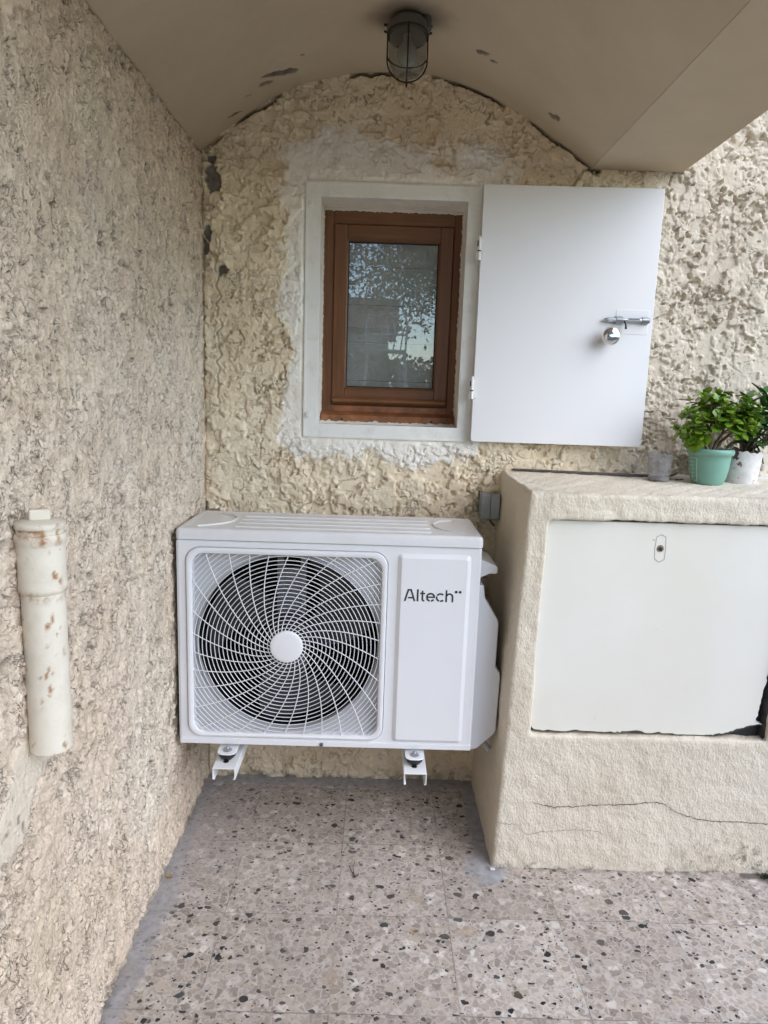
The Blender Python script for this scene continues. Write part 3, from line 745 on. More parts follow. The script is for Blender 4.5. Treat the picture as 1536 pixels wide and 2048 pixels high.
# ------------------------------------------------------------------ window with metal frame, sash and shutter
win = thing('window', 'small brown timber window in a white metal frame with its white shutter folded open', 'window', (.02, 0, 1.06))
def window():
    # white angle-iron frame: four mitred bars, each side its own length
    FX0, FX1, FZ0, FZ1 = -.209, .2525, 1.0316, 1.6957
    t = .0315; b = MB()
    def ring(o_, i_, ya, yb):
        (a0, a1, c0, c1), (e0, e1, g0, g1) = o_, i_
        A = [(a0, c0), (a1, c0), (a1, c1), (a0, c1)]; B = [(e0, g0), (e1, g0), (e1, g1), (e0, g1)]
        b.loops([[(x, yb, z) for x, z in A], [(x, ya, z) for x, z in A], [(x, ya, z) for x, z in B], [(x, yb, z) for x, z in B]])
    ring((FX0, FX1, FZ0, FZ1), (WX0+.001, WX1-.001, WZ0+.001, WZ1-.001), -.0095, .0)
    bmesh.ops.bevel(b.bm, geom=[e for e in b.bm.edges if len(e.link_faces) == 2 and e.calc_face_angle(0) > .6], offset=.0012, segments=2, affect='EDGES')
    # inner leg lining the reveal
    a0, a1, c0, c1 = WX0+.0005, WX1-.0005, WZ0+.0005, WZ1-.0005
    k = .0035
    b.loops([[(x, y, z) for x, z in q] for q, y in (([(a0, c0), (a1, c0), (a1, c1), (a0, c1)], -.0085), ([(a0+k, c0+k), (a1-k, c0+k), (a1-k, c1-k), (a0+k, c1-k)], -.0085), ([(a0+k, c0+k), (a1-k, c0+k), (a1-k, c1-k), (a0+k, c1-k)], .020), ([(a0, c0), (a1, c0), (a1, c1), (a0, c1)], .020))])
    # raised rim on outer edge
    ring((FX0-.001, FX1+.001, FZ0-.001, FZ1+.001), (FX0+.0045, FX1-.0045, FZ0+.0045, FZ1-.0045), -.0115, -.002)
    fr = b.build('metal_frame', M_FRAME, win)
    for z in (1.640, 1.092):
        b = MB(); b.lathe([(.0085, -.0105), (.0085, -.0125), (.0065, -.0125)], (-.1965, 0, z), 20, 'y')
        b.lathe([(.0062, -.0125), (.0062, -.018), (.005, -.0188)], (-.1965, 0, z), 6, 'y'); b.build('bolt', M_FRAME, fr)
    # ragged white filler round the timber
    # timber frame
    OX0, OX1, OZ0, OZ1 = -.1715, .2185, 1.0745, 1.6560
    SX0, SX1, SZ0, SZ1 = -.1413, .194, 1.1195, 1.6165
    tf = MB()
    # stiles
    tf.box((OX0, .094, OZ0), (SX0-.001, .150, OZ1), .0015); tf.box((SX1+.001, .094, OZ0), (OX1, .150, OZ1), .0015)
    o = tf.build('timber_frame', M_WOODV, win)
    b = MB(); b.box((SX0-.0008, .0945, SZ1+.001), (SX1+.0008, .149, OZ1-.0005), .0015); b.build('head_rail', M_WOODH, o)
    b = MB(); b.box((SX0-.0008, .0935, OZ0+.024), (SX1+.0008, .149, SZ0-.0015), .0015)
    # sloping lower sill member
    b.prism([(.0700, OZ0-.006), (.0700, OZ0+.016), (.0935, OZ0+.026), (.12, OZ0+.026), (.12, OZ0-.006)], 'yz', OX0+.002, OX1-.002, .001, 1)
    sill = b.build('sill_rail', M_SILLWOOD, o)
    for x in (-.108, .150):
        b = MB(); b.lathe([(.0035, .0694), (.0032, .0690), (.0028, .0697)], (x, 0, OZ0+.004), 14, 'y'); b.build('drain_hole', M_RUB, sill)
    # bevel strip (moulding) inside the frame
    b = MB()
    m = .0045
    b.loops([[(x, y, z) for x, z in ((a, c), (e, c), (e, g), (a, g))] for (a, e, c, g, y) in
             ((SX0-.0005, SX1+.0005, SZ0-.0005, SZ1+.0005, .093), (SX0+.002, SX1-.002, SZ0+.002, SZ1-.002, .0895), (SX0+.003, SX1-.003, SZ0+.003, SZ1-.003, .097))])
    b.build('rebate_bead', M_WOODV, o)
    # sash
    GX0, GX1, GZ0, GZ1 = -.1036, .1560, 1.1680, 1.5750
    b = MB(); b.box((SX0+.0025, .087, SZ0+.0025), (GX0, .135, SZ1-.0025), .002); b.box((GX1, .087, SZ0+.0025), (SX1-.0025, .135, SZ1-.0025), .002)
    sash = b.build('sash', M_WOODV, win)
    b = MB(); b.box((GX0+.0002, .0872, GZ1), (GX1-.0002, .135, SZ1-.0027), .002); b.build('top_rail', M_WOODH, sash)
    b = MB(); b.box((GX0+.0002, .0872, SZ0+.0027), (GX1-.0002, .135, GZ0), .002)
    b.build('bottom_rail', M_WOODH, sash)
    b = MB(); b.prism([(.0872, 1.1245), (.0740, 1.1285), (.0725, 1.1340), (.0765, 1.1385), (.0872, 1.1425)], 'yz', SX0+.004, SX1-.006, .0008, 1)
    b.build('weather_bar', plain('lighter_brown_bar', (.20, .085, .035), .4, var=.1), sash)
    # stepped glazing bead
    b = MB()
    def rl(d): return (GX0+d, GX1-d, GZ0+d, GZ1-d)
    b.loops([[(x, y, z) for x, z in ((a, c), (e, c), (e, g), (a, g))] for (a, e, c, g), y in ((rl(-.0035), .0862), (rl(.000), .0900), (rl(.0025), .0915), (rl(.003), .104))])
    b.build('glazing_bead', M_WOODV, sash)
    b = MB()
    b.loops([[(x, y, z) for x, z in ((a, c), (e, c), (e, g), (a, g))] for (a, e, c, g), y in ((rl(.0025), .102), (rl(.0055), .102), (rl(.0058), .1065))])
    b.build('gasket', M_RUB, sash)
    b = MB(); b.box((GX0+.003, .1065, GZ0+.003), (GX1-.003, .1105, GZ1-.003)); b.build('pane', M_GLASS, sash)
    # interior: slatted blind close behind, dark box behind that
    b = MB(); zz = [1.155, 1.191, 1.302, 1.409, 1.516, 1.62]
    for za, zb in zip(zz[:-1], zz[1:]):
        b.box((GX0-.03, .165, za+.0009), (GX1+.03, .172, zb-.0009), .0012)
    b.build('roller_blind', plain('pale_blind_slats', (.84, .84, .78), .5, var=.04), win)
    b = MB(); b.box((GX0-.04, .176, 1.10), (GX1+.04, .22, 1.66)); b.build('blind_housing', M_DARK, win)
    # ragged white filler lumps where plaster meets timber
    b = MB(); g = random.Random(5)
    def rag(p0, p1, inward, w0, n, y=.0685):
        p0, p1 = np.array(p0), np.array(p1); top = []; bot = []
        for i in range(n+1):
            q = p0+(p1-p0)*i/n; e = w0*(.35+.65*g.random())*(1.5 if g.random() < .12 else 1)
            top.append(q+np.array(inward)*e); bot.append(q-np.array(inward)*.006)
        V = [(a[0], y, a[1]) for a in bot]+[(a[0], y-.0004, a[1]) for a in top]+[(a[0], y+.03, a[1]) for a in top]
        m_ = n+1
        b.add(V, [(i, i+1, m_+i+1, m_+i) for i in range(n)]+[(m_+i, m_+i+1, 2*m_+i+1, 2*m_+i) for i in range(n)])
    rag((OX0, 1.0690), (OX1, 1.0690), (0, 1), .0060, 70, .0675)
    rag((OX0+.001, 1.07), (OX0+.001, 1.65), (1, 0), .0030, 100, .0925)
    rag((OX1-.001, 1.07), (OX1-.001, 1.65), (-1, 0), .0045, 100, .0925)
    rag((OX0, 1.6545), (OX1, 1.6545), (0, -1), .0050, 80, .0925)
    b.build('edge_filler', plain('white_filler', (.66, .63, .57), .85, bump=.4), win, 60)
    # shutter, folded back against the wall
    sw, sh, x0, z0 = .4639, .6633, .2525, 1.0335
    th = math.atan2(.0170, sw)
    b = MB(); b.prism(rrect(0, sw, 0, sh, .008), 'xz', -.009, .009, .0018, 2)
    X = Matrix.Translation((x0, -.0276-.0, z0)) @ Matrix.Rotation(-th, 4, 'Z')
    shut = b.build('shutter', M_SHUT, win, xf=X)
    # faint plate outline, latch, knob on it (local: x along shutter, y out)
    X2 = X @ Matrix.Translation((0, -.009, 0))
    b = MB(); b.prism(rrect(.366, .452, .298, .361, .002, 3), 'xz', -.0009, .002, .0004, 1); pl = b.build('latch_plate', M_SHUT, shut, xf=X2)
    zb = .3335
    b = MB(); b.tube([(.333, -.008, zb), (.336, -.008, zb), (.342, -.008, zb), (.400, -.008, zb), (.445, -.008, zb)], [.0022, .0045, .0055, .0055, .0055], 16)
    b.build('latch_bolt', M_ZINC, shut, xf=X2)
    b = MB(); b.tube([(.3635, -.008, zb), (.3645, -.008, zb), (.382, -.008, zb), (.383, -.008, zb)], [.006, .0072, .0072, .006], 16)
    b.box((.364, -.007, zb-.010), (.3825, -.001, zb+.010), .001)
    b.tube([(.432, -.008, zb), (.433, -.008, zb), (.450, -.008, zb), (.452, -.008, zb)], [.006, .0078, .0078, .006], 16)
    b.box((.433, -.007, zb-.009), (.450, -.001, zb+.009), .001)
    b.build('latch_keeper', plain('dull_zinc', (.33, .35, .37), .4, metal=1), shut, xf=X2)
    b = MB(); b.box((.395, -.0138, zb+.0010), (.425, -.0128, zb+.0036)); b.tube([(.386, -.010, zb-.002), (.389, -.016, zb-.010), (.390, -.017, zb-.024)], [.0022, .0026, .0030], 10)
    b.build('latch_lever', plain('dark_steel', (.05, .06, .075), .35, metal=1), shut, xf=X2)
    b = MB(); b.lathe([(r_*1.2, y_) for r_, y_ in [(.0105, 0), (.0090, -.004), (.0075, -.009), (.0100, -.014), (.0158, -.019), (.0190, -.025), (.0203, -.031), (.0190, -.0365), (.0150, -.0405), (.009, -.0425), (.003, -.0433)]], (.3490, 0, .2895), 40, 'y')
    b.build('knob', M_CHROME, shut, xf=X2, ang=60)
    for z in (.475, .115):
        b = MB(); b.tube([(-.004, -.004, z), (-.004, -.004, z+.052)], .0042, 12); b.box((-.012, -.003, z+.002), (.010, .000, z+.022), .0005); b.tube([(-.004, -.004, z+.052), (-.004, -.004, z+.060)], .003, 8)
        h = b.build('hinge', M_FRAME, shut, xf=X2)
        b = MB(); b.tube([(-.0042, -.0042, z+.021), (-.0042, -.0042, z+.024)], .0048, 10); b.box((-.010, -.0068, z+.034), (-.0035, -.0035, z+.048)); b.build('hinge_pin', M_BLACKPAINT, shut, xf=X2)
window()

# ------------------------------------------------------------------ masonry cabinet
box = thing('masonry_cabinet', 'low plastered masonry cabinet with a cream painted door, plant pots on its ledge', 'cabinet', (.9, -.2, 0))
def cabinet():
    BX0, BX1, BY, BZ = .316, 1.75, -.390, .948
    HX0, HX1, HZ0, HZ1 = .384, .962, .355, .886
    b = MB()
    t = bmesh.new()
    # frame body: front with hole
    def V(x, y, z): return t.verts.new((x, y, z))
    O = [(BX0, 0-.02), (BX1, -.02), (BX1, BZ), (BX0, BZ)]; Hh = [(HX0, HZ0), (HX1, HZ0), (HX1, HZ1), (HX0, HZ1)]
    of = [V(x, BY, z) for x, z in O]; ob = [V(x, .015, z) for x, z in O]; hf = [V(x, BY, z) for x, z in Hh]; hb = [V(x, BY+.10, z) for x, z in Hh]
    for i in range(4):
        j = (i+1) % 4
        t.faces.new([of[i], of[j], hf[j], hf[i]]); t.faces.new([of[j], of[i], ob[i], ob[j]]); t.faces.new([hf[i], hf[j], hb[j], hb[i]])
    t.faces.new(ob[::-1]); t.faces.new(hb)
    bmesh.ops.recalc_face_normals(t, faces=t.faces[:])
    front_edges = [e for e in t.edges if e.calc_face_angle(0) > .6 and not all(v in ob for v in e.verts)]
    outer = [e for e in front_edges if all(v in of or v in ob for v in e.verts)]
    bmesh.ops.bevel(t, geom=outer, offset=.008, segments=2, affect='EDGES', profile=.5)
    me = bpy.data.meshes.new('tmpbox'); t.to_mesh(me); t.free()
    o = bpy.data.objects.new('tmpbox', me); COL.objects.link(o)
    md = o.modifiers.new('r', 'REMESH'); md.mode = 'VOXEL'; md.voxel_size = .0046; md.adaptivity = 0
    dg = bpy.context.evaluated_depsgraph_get(); me2 = bpy.data.meshes.new_from_object(o.evaluated_get(dg))
    bpy.data.objects.remove(o)
    n = len(me2.vertices); P = np.empty(n*3, np.float32); me2.vertices.foreach_get('co', P); P = P.reshape(-1, 3).astype(float)
    N = np.empty(n*3, np.float32); me2.vertices.foreach_get('normal', N); N = N.reshape(-1, 3)
    a, c = P[:, 0]+P[:, 1], P[:, 2]
    ph = P[:, 0]-P[:, 1]
    nz = .0045*fbm(a*5, c*5+ph, 3, 201)+.0020*fbm(ph*28+3, c*28+a*3, 3, 202)+.0012*fbm(ph*85+P[:, 2]*0, c*70+a*25, 3, 203)
    hole_edge = (P[:, 1] < BY+.02)&(np.abs(P[:, 2]-HZ1) < .02)&(P[:, 0] > HX0)
    nz = nz + hole_edge*.004*fbm(P[:, 0]*25, P[:, 0]*0, 4, 205)
    # cracks on the front, drawn as polylines
    dirt_shade = np.zeros(n); fr = P[:, 1] < BY+.03
    P2 = P + N*nz[:, None]
    # lean of the left face, ledge falls slightly to the front
    P2[:, 0] += .031*(P2[:, 2]/.945)*np.clip((BX1-P2[:, 0])/(BX1-BX0), 0, 1)*np.clip(1-(P2[:, 0]-BX0)/.10, 0, 1)
    topm = sstep(.93, .948, P2[:, 2]); P2[:, 2] += topm*(.008*(P2[:, 1]-BY)/.39)
    gx = fbm(P[:, 0]*22, P[:, 2]*22, 4, 207)
    dirt_shade = np.maximum(dirt_shade, .75*fr*sstep(.16, .03, P[:, 2]+.03*gx)*sstep(.70, .92, P[:, 0])*sstep(-.05, .35, fbm(P[:, 0]*70, P[:, 2]*70, 4, 208)))
    dirt_shade = np.maximum(dirt_shade, .7*fr*sstep(.02, .004, P[:, 2]+.006*gx)*sstep(-.1, .3, fbm(P[:, 0]*50, P[:, 2]*50, 3, 209)))
    dirt_shade = np.maximum(dirt_shade, .5*(P[:, 2] > .93)*sstep(.0, .45, fbm(P[:, 0]*12, P[:, 1]*60, 4, 210))*sstep(.55, .8, P[:, 0])*sstep(-.12, -.02, P[:, 1]))
    dirt_shade = np.maximum(dirt_shade, .28*fr*sstep(.930, .952, P[:, 2])*sstep(.15, .5, fbm(P[:, 0]*8, P[:, 2]*40, 4, 211)))
    white = sstep(-.10, -.06, P[:, 1])*(P[:, 2] > .93)*sstep(.90, 1.0, P[:, 0])
    me2.vertices.foreach_set('co', P2.astype(np.float32).ravel())
    for an, arr in (('dirt_shade', dirt_shade), ('white', white)):
        at = me2.attributes.new(an, 'FLOAT', 'POINT'); at.data.foreach_set('value', arr.astype(np.float32))
    me2.polygons.foreach_set('use_smooth', [True]*len(me2.polygons)); me2.update(); me2.name = 'cabinet_body'
    finish(bpy.data.objects.new('cabinet_body', me2), 'cabinet_body', M_BOX, box)
    # cracks: thin dark gaps standing a hair proud of the plaster (px path unprojected on the front)
    def crack(pts, w, name='crack', seed=1):
        g = random.Random(seed); P = []
        for (x0, z0), (x1, z1) in zip(pts[:-1], pts[1:]):
            k = max(2, int(math.hypot(x1-x0, z1-z0)/.004))
            for i in range(k): P.append((x0+(x1-x0)*i/k+g.gauss(0, .0006), z0+(z1-z0)*i/k+g.gauss(0, .0011)))
        P.append(pts[-1]); V = []; n_ = len(P)
        for i, (x, z) in enumerate(P):
            ww = w*(.35+.9*g.random())*min(1, (n_-1-i)/12+.25, i/8+.3)
            V += [(x, BY-.0052, z+ww), (x, BY-.0052, z-ww)]
        b = MB(); b.add(V, [(2*i, 2*i+2, 2*i+3, 2*i+1) for i in range(n_-1)]); return b
    return HX0, HX1, HZ0, HZ1, BY, crack
HX0, HX1, HZ0, HZ1, BY, crack = cabinet()

def cracks_and_door():
    # front-plane positions of the two long cracks
    def up(px, py):
        d = (px-768)/F_PX*ri - (py-1024)/F_PX*up_ + fwd; tt = (BY+CAM_D)/d.y; q = Vector((0, -CAM_D, CAM_H))+d*tt; return (q.x, q.z)
    up_ = globals()['up']
    l1 = [up(*p) for p in ((1060, 1602), (1110, 1612), (1180, 1608), (1250, 1607), (1310, 1602), (1330, 1607), (1350, 1622), (1390, 1635), (1420, 1640), (1480, 1642), (1536, 1646), (1600, 1650))]
    l2 = [up(*p) for p in ((990, 1640), (1010, 1646), (1033, 1645), (1040, 1655), (1053, 1667), (1085, 1661), (1150, 1657), (1190, 1660), (1230, 1675))]
    t = NT('dark_crack'); m = t.done((.10, .08, .06), .95, spec=.1)
    b = crack(l1, .0012, seed=3); b.build('crack', m, box)
    b = crack(l2, .0005, seed=4); b.build('crack', m, box)
    # door panel: ragged lower edge, rotted corner
    g = random.Random(8); pts = []
    x0, x1, z0, z1 = HX0+.001, HX1-.006, HZ0+.005, HZ1-.004
    n = 110
    ed = fbm(np.linspace(0, 9, n+1), np.zeros(n+1), 5, 301)
    for i in range(n+1):
        u = i/n; x = x0+(x1-x0)*u; z = z0+.0055*abs(ed[i])+(.004 if .38 < u < .5 and ed[i] > 0 else 0)
        if u < .035: z += .022*(1-u/.035)**2
        if u > .80: z += .030*sstep(.80, .99, u)+.002*g.random()
        pts.append((x, z))
    m_ = 60
    for i in range(1, m_+1):
        u = i/m_; z = pts[n][1]+(z1-pts[n][1])*u; e = .018*max(0, 1-u*3.2)+.004*g.random()*(u < .45)
        pts.append((x1-e, z))
    pts.append((x0, z1))
    b = MB(); b.prism(pts, 'xz', -.3765, -.360)
    o = b.build('door', M_PANEL, box, ang=30, xf=Matrix.Identity(4))
    # shallow wear at the edges: blackened ragged strip just behind the door edge
    b = MB(); st = [(p[0], p[1]) for p in pts[:n+1]]
    V = []
    for i, (x, z) in enumerate(st):
        e = .0015+.005*max(0, fbm(np.array([x*60]), np.array([1.5]), 4, 305)[0])*(1+.8*(i/n > .78))
        V += [(x, -.3770, z-.0005), (x, -.3770, z+e)]
    b.add(V, [(2*i, 2*i+2, 2*i+3, 2*i+1) for i in range(len(st)-1)])
    b.build('rotted_edge', plain('rotted_black_paint', (.05, .05, .04), .9), o)
    # keyhole with ghost escutcheon
    kx, kz = .6612, .8225
    b = MB(); L = []
    sh = [(0, .034), (.011, .028), (.013, 0), (.012, -.026), (0, -.033), (-.011, -.026), (-.013, 0), (-.011, .028)]
    b.loops([[(kx+x*f, -.3768+d, kz+z*f) for x, z in sh] for f, d in ((1.0, .0004), (1.0, -.0003), (.955, -.0003), (.955, .0004))])
    b.build('escutcheon_outline', plain('dirty_line', (.30, .28, .23), .8), o)
    b = MB(); b.lathe([(.0085, -.3770), (.0075, -.3778), (.0055, -.3770)], (kx, 0, kz), 20, 'y', cap=(True, False)); b.build('lock_ring', plain('rusty_ring', (.30, .24, .17), .8, var=.3, scale=150), o)
    b = MB(); b.lathe([(.0052, -.3776), (.004, -.3780)], (kx, 0, kz-.001), 12, 'y'); b.build('keyhole', M_RUB, o)
    # right side iron edging of the opening
    b = MB(); b.box((HX1-.004, -.3790, HZ0-.001), (HX1+.012, -.30, HZ1+.01), .002); b.build('iron_jamb', plain('dark_corroded_iron', (.055, .055, .058), .8, var=.4, scale=60, bump=.5), box)
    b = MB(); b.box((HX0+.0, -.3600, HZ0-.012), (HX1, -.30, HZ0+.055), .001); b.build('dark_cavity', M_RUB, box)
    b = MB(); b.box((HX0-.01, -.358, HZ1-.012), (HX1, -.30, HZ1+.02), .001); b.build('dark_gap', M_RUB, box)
cracks_and_door()

# ------------------------------------------------------------------ air conditioner
ac = thing('outdoor_unit', 'white air conditioner outdoor unit with a round fan grille, hung on wall brackets', 'air conditioner', (-.108, -.22, .284))
ax0, ax1, az0, az1 = -.4705, .2545, .2840, .8015
YF, YB = -.3400, -.095
HCX, HCZ = -.2080, .5425
OPX0, OPX1, OPZ0, OPZ1, OPR = -.4345, .0180, .3150, .7695, .030
def rr_hit(x0, x1, z0, z1, r, cx, cz, a):
    """distance along angle a from (cx,cz) to the rounded rectangle boundary"""
    dx, dz = math.cos(a), math.sin(a)
    lo, hi = 0.0, 2.0
    def inside(t):
        x, z = cx+dx*t, cz+dz*t
        if x < x0 or x > x1 or z < z0 or z > z1: return False
        qx = max(x0+r-x, x-(x1-r), 0); qz = max(z0+r-z, z-(z1-r), 0)
        return qx*qx+qz*qz <= r*r or qx == 0 or qz == 0
    for _ in range(40):
        m = (lo+hi)/2
        if inside(m): lo = m
        else: hi = m
    return lo
def unit():
    rects = dict(outer=(ax0, ax1, az0, az1, .004), bez=(-.4500, .0330, .3025, .7855, .036), op=(OPX0, OPX1, OPZ0, OPZ1, OPR))
    angs = [2*PI*k/240 for k in range(240)]
    for (x0, x1, z0, z1, r) in rects.values():
        for (cx, cz, s0) in ((x1-r, z1-r, 0), (x0+r, z1-r, 90), (x0+r, z0+r, 180), (x1-r, z0+r, 270)):
            for k in range(7):
                t = math.radians(s0+15*k); angs.append(math.atan2(cz+r*math.sin(t)-HCZ, cx+r*math.cos(t)-HCX) % (2*PI))
    angs = sorted(set(round(a, 5) for a in angs))
    def loop(key, d, y):
        x0, x1, z0, z1, r = rects[key]; rr_ = max(.0015, r-d)
        return [(HCX+math.cos(a)*t, y, HCZ+math.sin(a)*t) for a in angs for t in [rr_hit(x0+d, x1-d, z0+d, z1-d, rr_, HCX, HCZ, a)]]
    b = MB()
    b.loops([loop('outer', 0, YB), loop('outer', 0, YF+.006), loop('outer', .0012, YF+.0035), loop('outer', .004, YF+.002),
             loop('bez', -.0006, YF+.002), loop('bez', 0, YF+.0065), loop('bez', .0016, YF+.0065)], closed_first=True)
    cs = b.build('casing', M_AC, ac, 28)
    # groove under the front skirt
    b = MB(); b.box((ax0+.002, YF-.0015, az0+.0005), (ax1-.002, YF+.004, az0+.0135), .0012); b.build('bottom_skirt', M_AC, cs)
    b = MB(); b.box((ax0-.0012, YF+.004, az0-.001), (ax0+.010, YB, az1-.002), .001); b.build('side_return', M_AC, cs)
    # bezel
    b = MB()
    b.loops([loop('bez', .0018, YF+.006), loop('bez', .0018, YF-.0010), loop('bez', .0032, YF-.0030), loop('bez', .0070, YF-.0040), loop('op', -.0050, YF-.0034), loop('op', -.0015, YF-.0020), loop('op', 0, YF+.002), loop('op', 0.001, YF+.020)])
    bz = b.build('grille_bezel', M_AC, ac, 40)
    # orifice plate + bell mouth with shallow rings
    def circ(r, y): return [(HCX+math.cos(a)*r, y, HCZ+math.sin(a)*r) for a in angs]
    b = MB()
    b.loops([loop('op', -.002, YF+.020), [tuple(np.array(p)*.35+np.array(q)*.65) for p, q in zip(loop('op', 0, YF+.026), circ(.2245, YF+.026))], circ(.2250, YF+.027), circ(.2240, YF+.021), circ(.2225, YF+.020), circ(.2215, YF+.026), circ(.2208, YF+.036)])
    b.build('orifice_plate', M_PLATE, ac, 30)
    # dark interior and coil fins
    b = MB(); b.lathe([(.2207, YF+.0355), (.2190, YB-.004), (.001, YB-.004)], (HCX, 0, HCZ), 64, 'y', cap=(False, False))
    b.build('shroud', M_DARK, ac)
    b = MB()
    for k in range(60):
        z = HCZ-.2+k*.0068
        hw = math.sqrt(max(0, .198**2-(z-HCZ)**2))
        if hw > .01: b.box((HCX-hw, YB-.0125, z), (HCX+hw, YB-.006, z+.0018))
    b.build('coil', plain('dark_coil_fins', (.035, .033, .028), .4, metal=.6), ac)
    # motor mount: upright pale channel + motor can
    b = MB(); b.box((HCX-.042, YF+.125, HCZ-.20), (HCX-.024, YF+.150, HCZ+.20), .002); b.box((HCX+.018, YF+.125, HCZ-.20), (HCX+.034, YF+.150, HCZ+.20), .002)
    b.box((HCX-.042, YF+.130, HCZ-.065), (HCX+.034, YF+.150, HCZ+.165), .002)
    b.build('motor_mount', plain('galvanised_motor_mount', (.24, .25, .27), .5, metal=.6), ac)
    # fan: hub and three swept blades
    b = MB(); b.lathe([(.002, YF+.040), (.045, YF+.042), (.052, YF+.050), (.052, YF+.110)], (HCX, 0, HCZ), 40, 'y', cap=(True, True)); fan = b.build('fan', M_FAN, ac)
    for k in range(3):
        b = MB(); A = []; nr, na = 12, 14
        for i in range(nr+1):
            r = .048+(.211-.048)*i/nr; sweep = .55*(i/nr)**1.5; wd = .80+.42*(i/nr)
            row = []
            for j in range(na+1):
                a = math.radians(15+120*k)+sweep+wd*(j/na-.5); y = YF+.052+.045*(j/na)+.006*math.sin(PI*j/na)
                row.append((HCX+r*math.cos(a), y, HCZ+r*math.sin(a)))
            A.append(row)
        fl = [p for row in A for p in row]; m_ = na+1
        b.add(fl, [(i*m_+j, (i+1)*m_+j, (i+1)*m_+j+1, i*m_+j+1) for i in range(nr) for j in range(na)])
        b.add([(p[0], p[1]+.0025, p[2]) for p in fl], [(i*m_+j, i*m_+j+1, (i+1)*m_+j+1, (i+1)*m_+j) for i in range(nr) for j in range(na)])
        b.build('blade', M_FAN, fan, 60, recalc=False)
    # grille: concentric rings and thirty swirling spokes, clipped to the opening
    b = MB()
    def inside(x, z, m=.0):
        if x < OPX0-m or x > OPX1+m or z < OPZ0-m or z > OPZ1+m: return False
        qx = max(OPX0+OPR-x, x-(OPX1-OPR), 0); qz = max(OPZ0+OPR-z, z-(OPZ1-OPR), 0)
        return not (qx > 0 and qz > 0 and qx*qx+qz*qz > (OPR+m)**2)
    yr = YF+.0035
    for k in range(28):
        r = .0465+.0099*k; n = max(48, int(r*900)); run = []; full = True; runs = []
        for i in range(n+1):
            a = 2*PI*i/n; x, z = HCX+r*math.cos(a), HCZ+r*math.sin(a)
            if inside(x, z, .002): run.append((x, yr, z))
            else:
                full = False
                if len(run) > 2: runs.append(run)
                run = []
        if full: b.tube(run[:-1], .00105, 5, closed=True)
        else:
            if len(run) > 2: runs.append(run)
            for q in runs: b.tube(q, .00105, 5)
    for s in range(30):
        a0 = 2*PI*s/30; run = []; r = .038
        while r < .36:
            a = a0-.43*math.log(r/.04); x, z = HCX+r*math.cos(a), HCZ+r*math.sin(a)
            if not inside(x, z, .002): break
            run.append((x, yr-.0016, z)); r += .006
        b.tube(run, .00125, 5)
    b.build('fan_grille', M_ACG, ac, 80)
    b = MB(); b.lathe([(.0400, YF+.004), (.0400, YF-.0015), (.0385, YF-.0032), (.030, YF-.0042), (.001, YF-.0046)], (HCX, 0, HCZ), 64, 'y', cap=(True, True)); b.build('hub_cap', M_ACG, ac, 50)
    # raised service panel
    b = MB()
    def rl(d, y): return [(x, y, z) for x, z in rrect(.0555+d, .2300-d, .3020+d, .7830-d, .010-min(d, .008)*.6, 5)]
    b.loops([rl(0, YF+.004), rl(0, YF+.0018), rl(.0010, YF+.0006), rl(.0085, YF-.0052), rl(.0100, YF-.0060)], closed_last=True)
    b.build('service_panel', M_AC, ac, 25)
    # lettering: Altech and two dots, stencil-cut strokes
    ink = MB(); yl = YF-.0066
    def stroke(pts, w=.0040):
        P = [np.array(p, float) for p in pts]; n = len(P); L, R = [], []
        for i in range(n):
            d = P[min(i+1, n-1)]-P[max(i-1, 0)]; d /= np.linalg.norm(d); nn = np.array([-d[1], d[0]])*w/2
            L.append(P[i]+nn); R.append(P[i]-nn)
        V = [(p[0], yl, p[1]) for p in L]+[(p[0], yl, p[1]) for p in R]+[(p[0], yl+.0006, p[1]) for p in L]+[(p[0], yl+.0006, p[1]) for p in R]
        f = [(i, i+1, n+i+1, n+i) for i in range(n-1)]+[(i, 2*n+i, 2*n+i+1, i+1) for i in range(n-1)]+[(n+i, n+i+1, 3*n+i+1, 3*n+i) for i in range(n-1)]
        f += [(0, n, 3*n, 2*n), (n-1, 3*n-1, 4*n-1, 2*n-1)]
        ink.add(V, f)
    bx, bz_, Hc, xh = .0725, .6690, .0295, .0215
    def arc(cx, cz, rx, rz, a0, a1, n=14): return [(cx+rx*math.cos(math.radians(a0+(a1-a0)*i/n)), cz+rz*math.sin(math.radians(a0+(a1-a0)*i/n))) for i in range(n+1)]
    # A
    stroke([(bx+.0018, bz_), (bx+.0105, bz_+Hc)]); stroke([(bx+.0255, bz_), (bx+.0158, bz_+Hc)]); stroke([(bx+.0095, bz_+.0085), (bx+.0205, bz_+.0085)], .0036); stroke([(bx+.0105, bz_+Hc-.0017), (bx+.0158, bz_+Hc-.0017)], .0034)
    # l
    stroke([(bx+.0325, bz_), (bx+.0325, bz_+Hc)])
    # t
    stroke([(bx+.0440, bz_+Hc-.003), (bx+.0440, bz_+.005), (bx+.0452, bz_+.0022), (bx+.0490, bz_+.0018)]); stroke([(bx+.0385, bz_+xh-.0018), (bx+.0425, bz_+xh-.0018)], .0036); stroke([(bx+.0455, bz_+xh-.0018), (bx+.0500, bz_+xh-.0018)], .0036)
    # e
    ex, ez, er = bx+.0635, bz_+.0108, .0090
    stroke(arc(ex, ez, er, er, 8, 172)); stroke(arc(ex, ez, er, er, 192, 258)); stroke(arc(ex, ez, er, er, 276, 325)); stroke([(ex-er-.0016, ez+.0003), (ex+er+.0016, ez+.0003)], .0034)
    # c
    cx_ = bx+.0870; stroke(arc(cx_, ez, er, er, 45, 150)); stroke(arc(cx_, ez, er, er, 166, 252)); stroke(arc(cx_, ez, er, er, 268, 318))
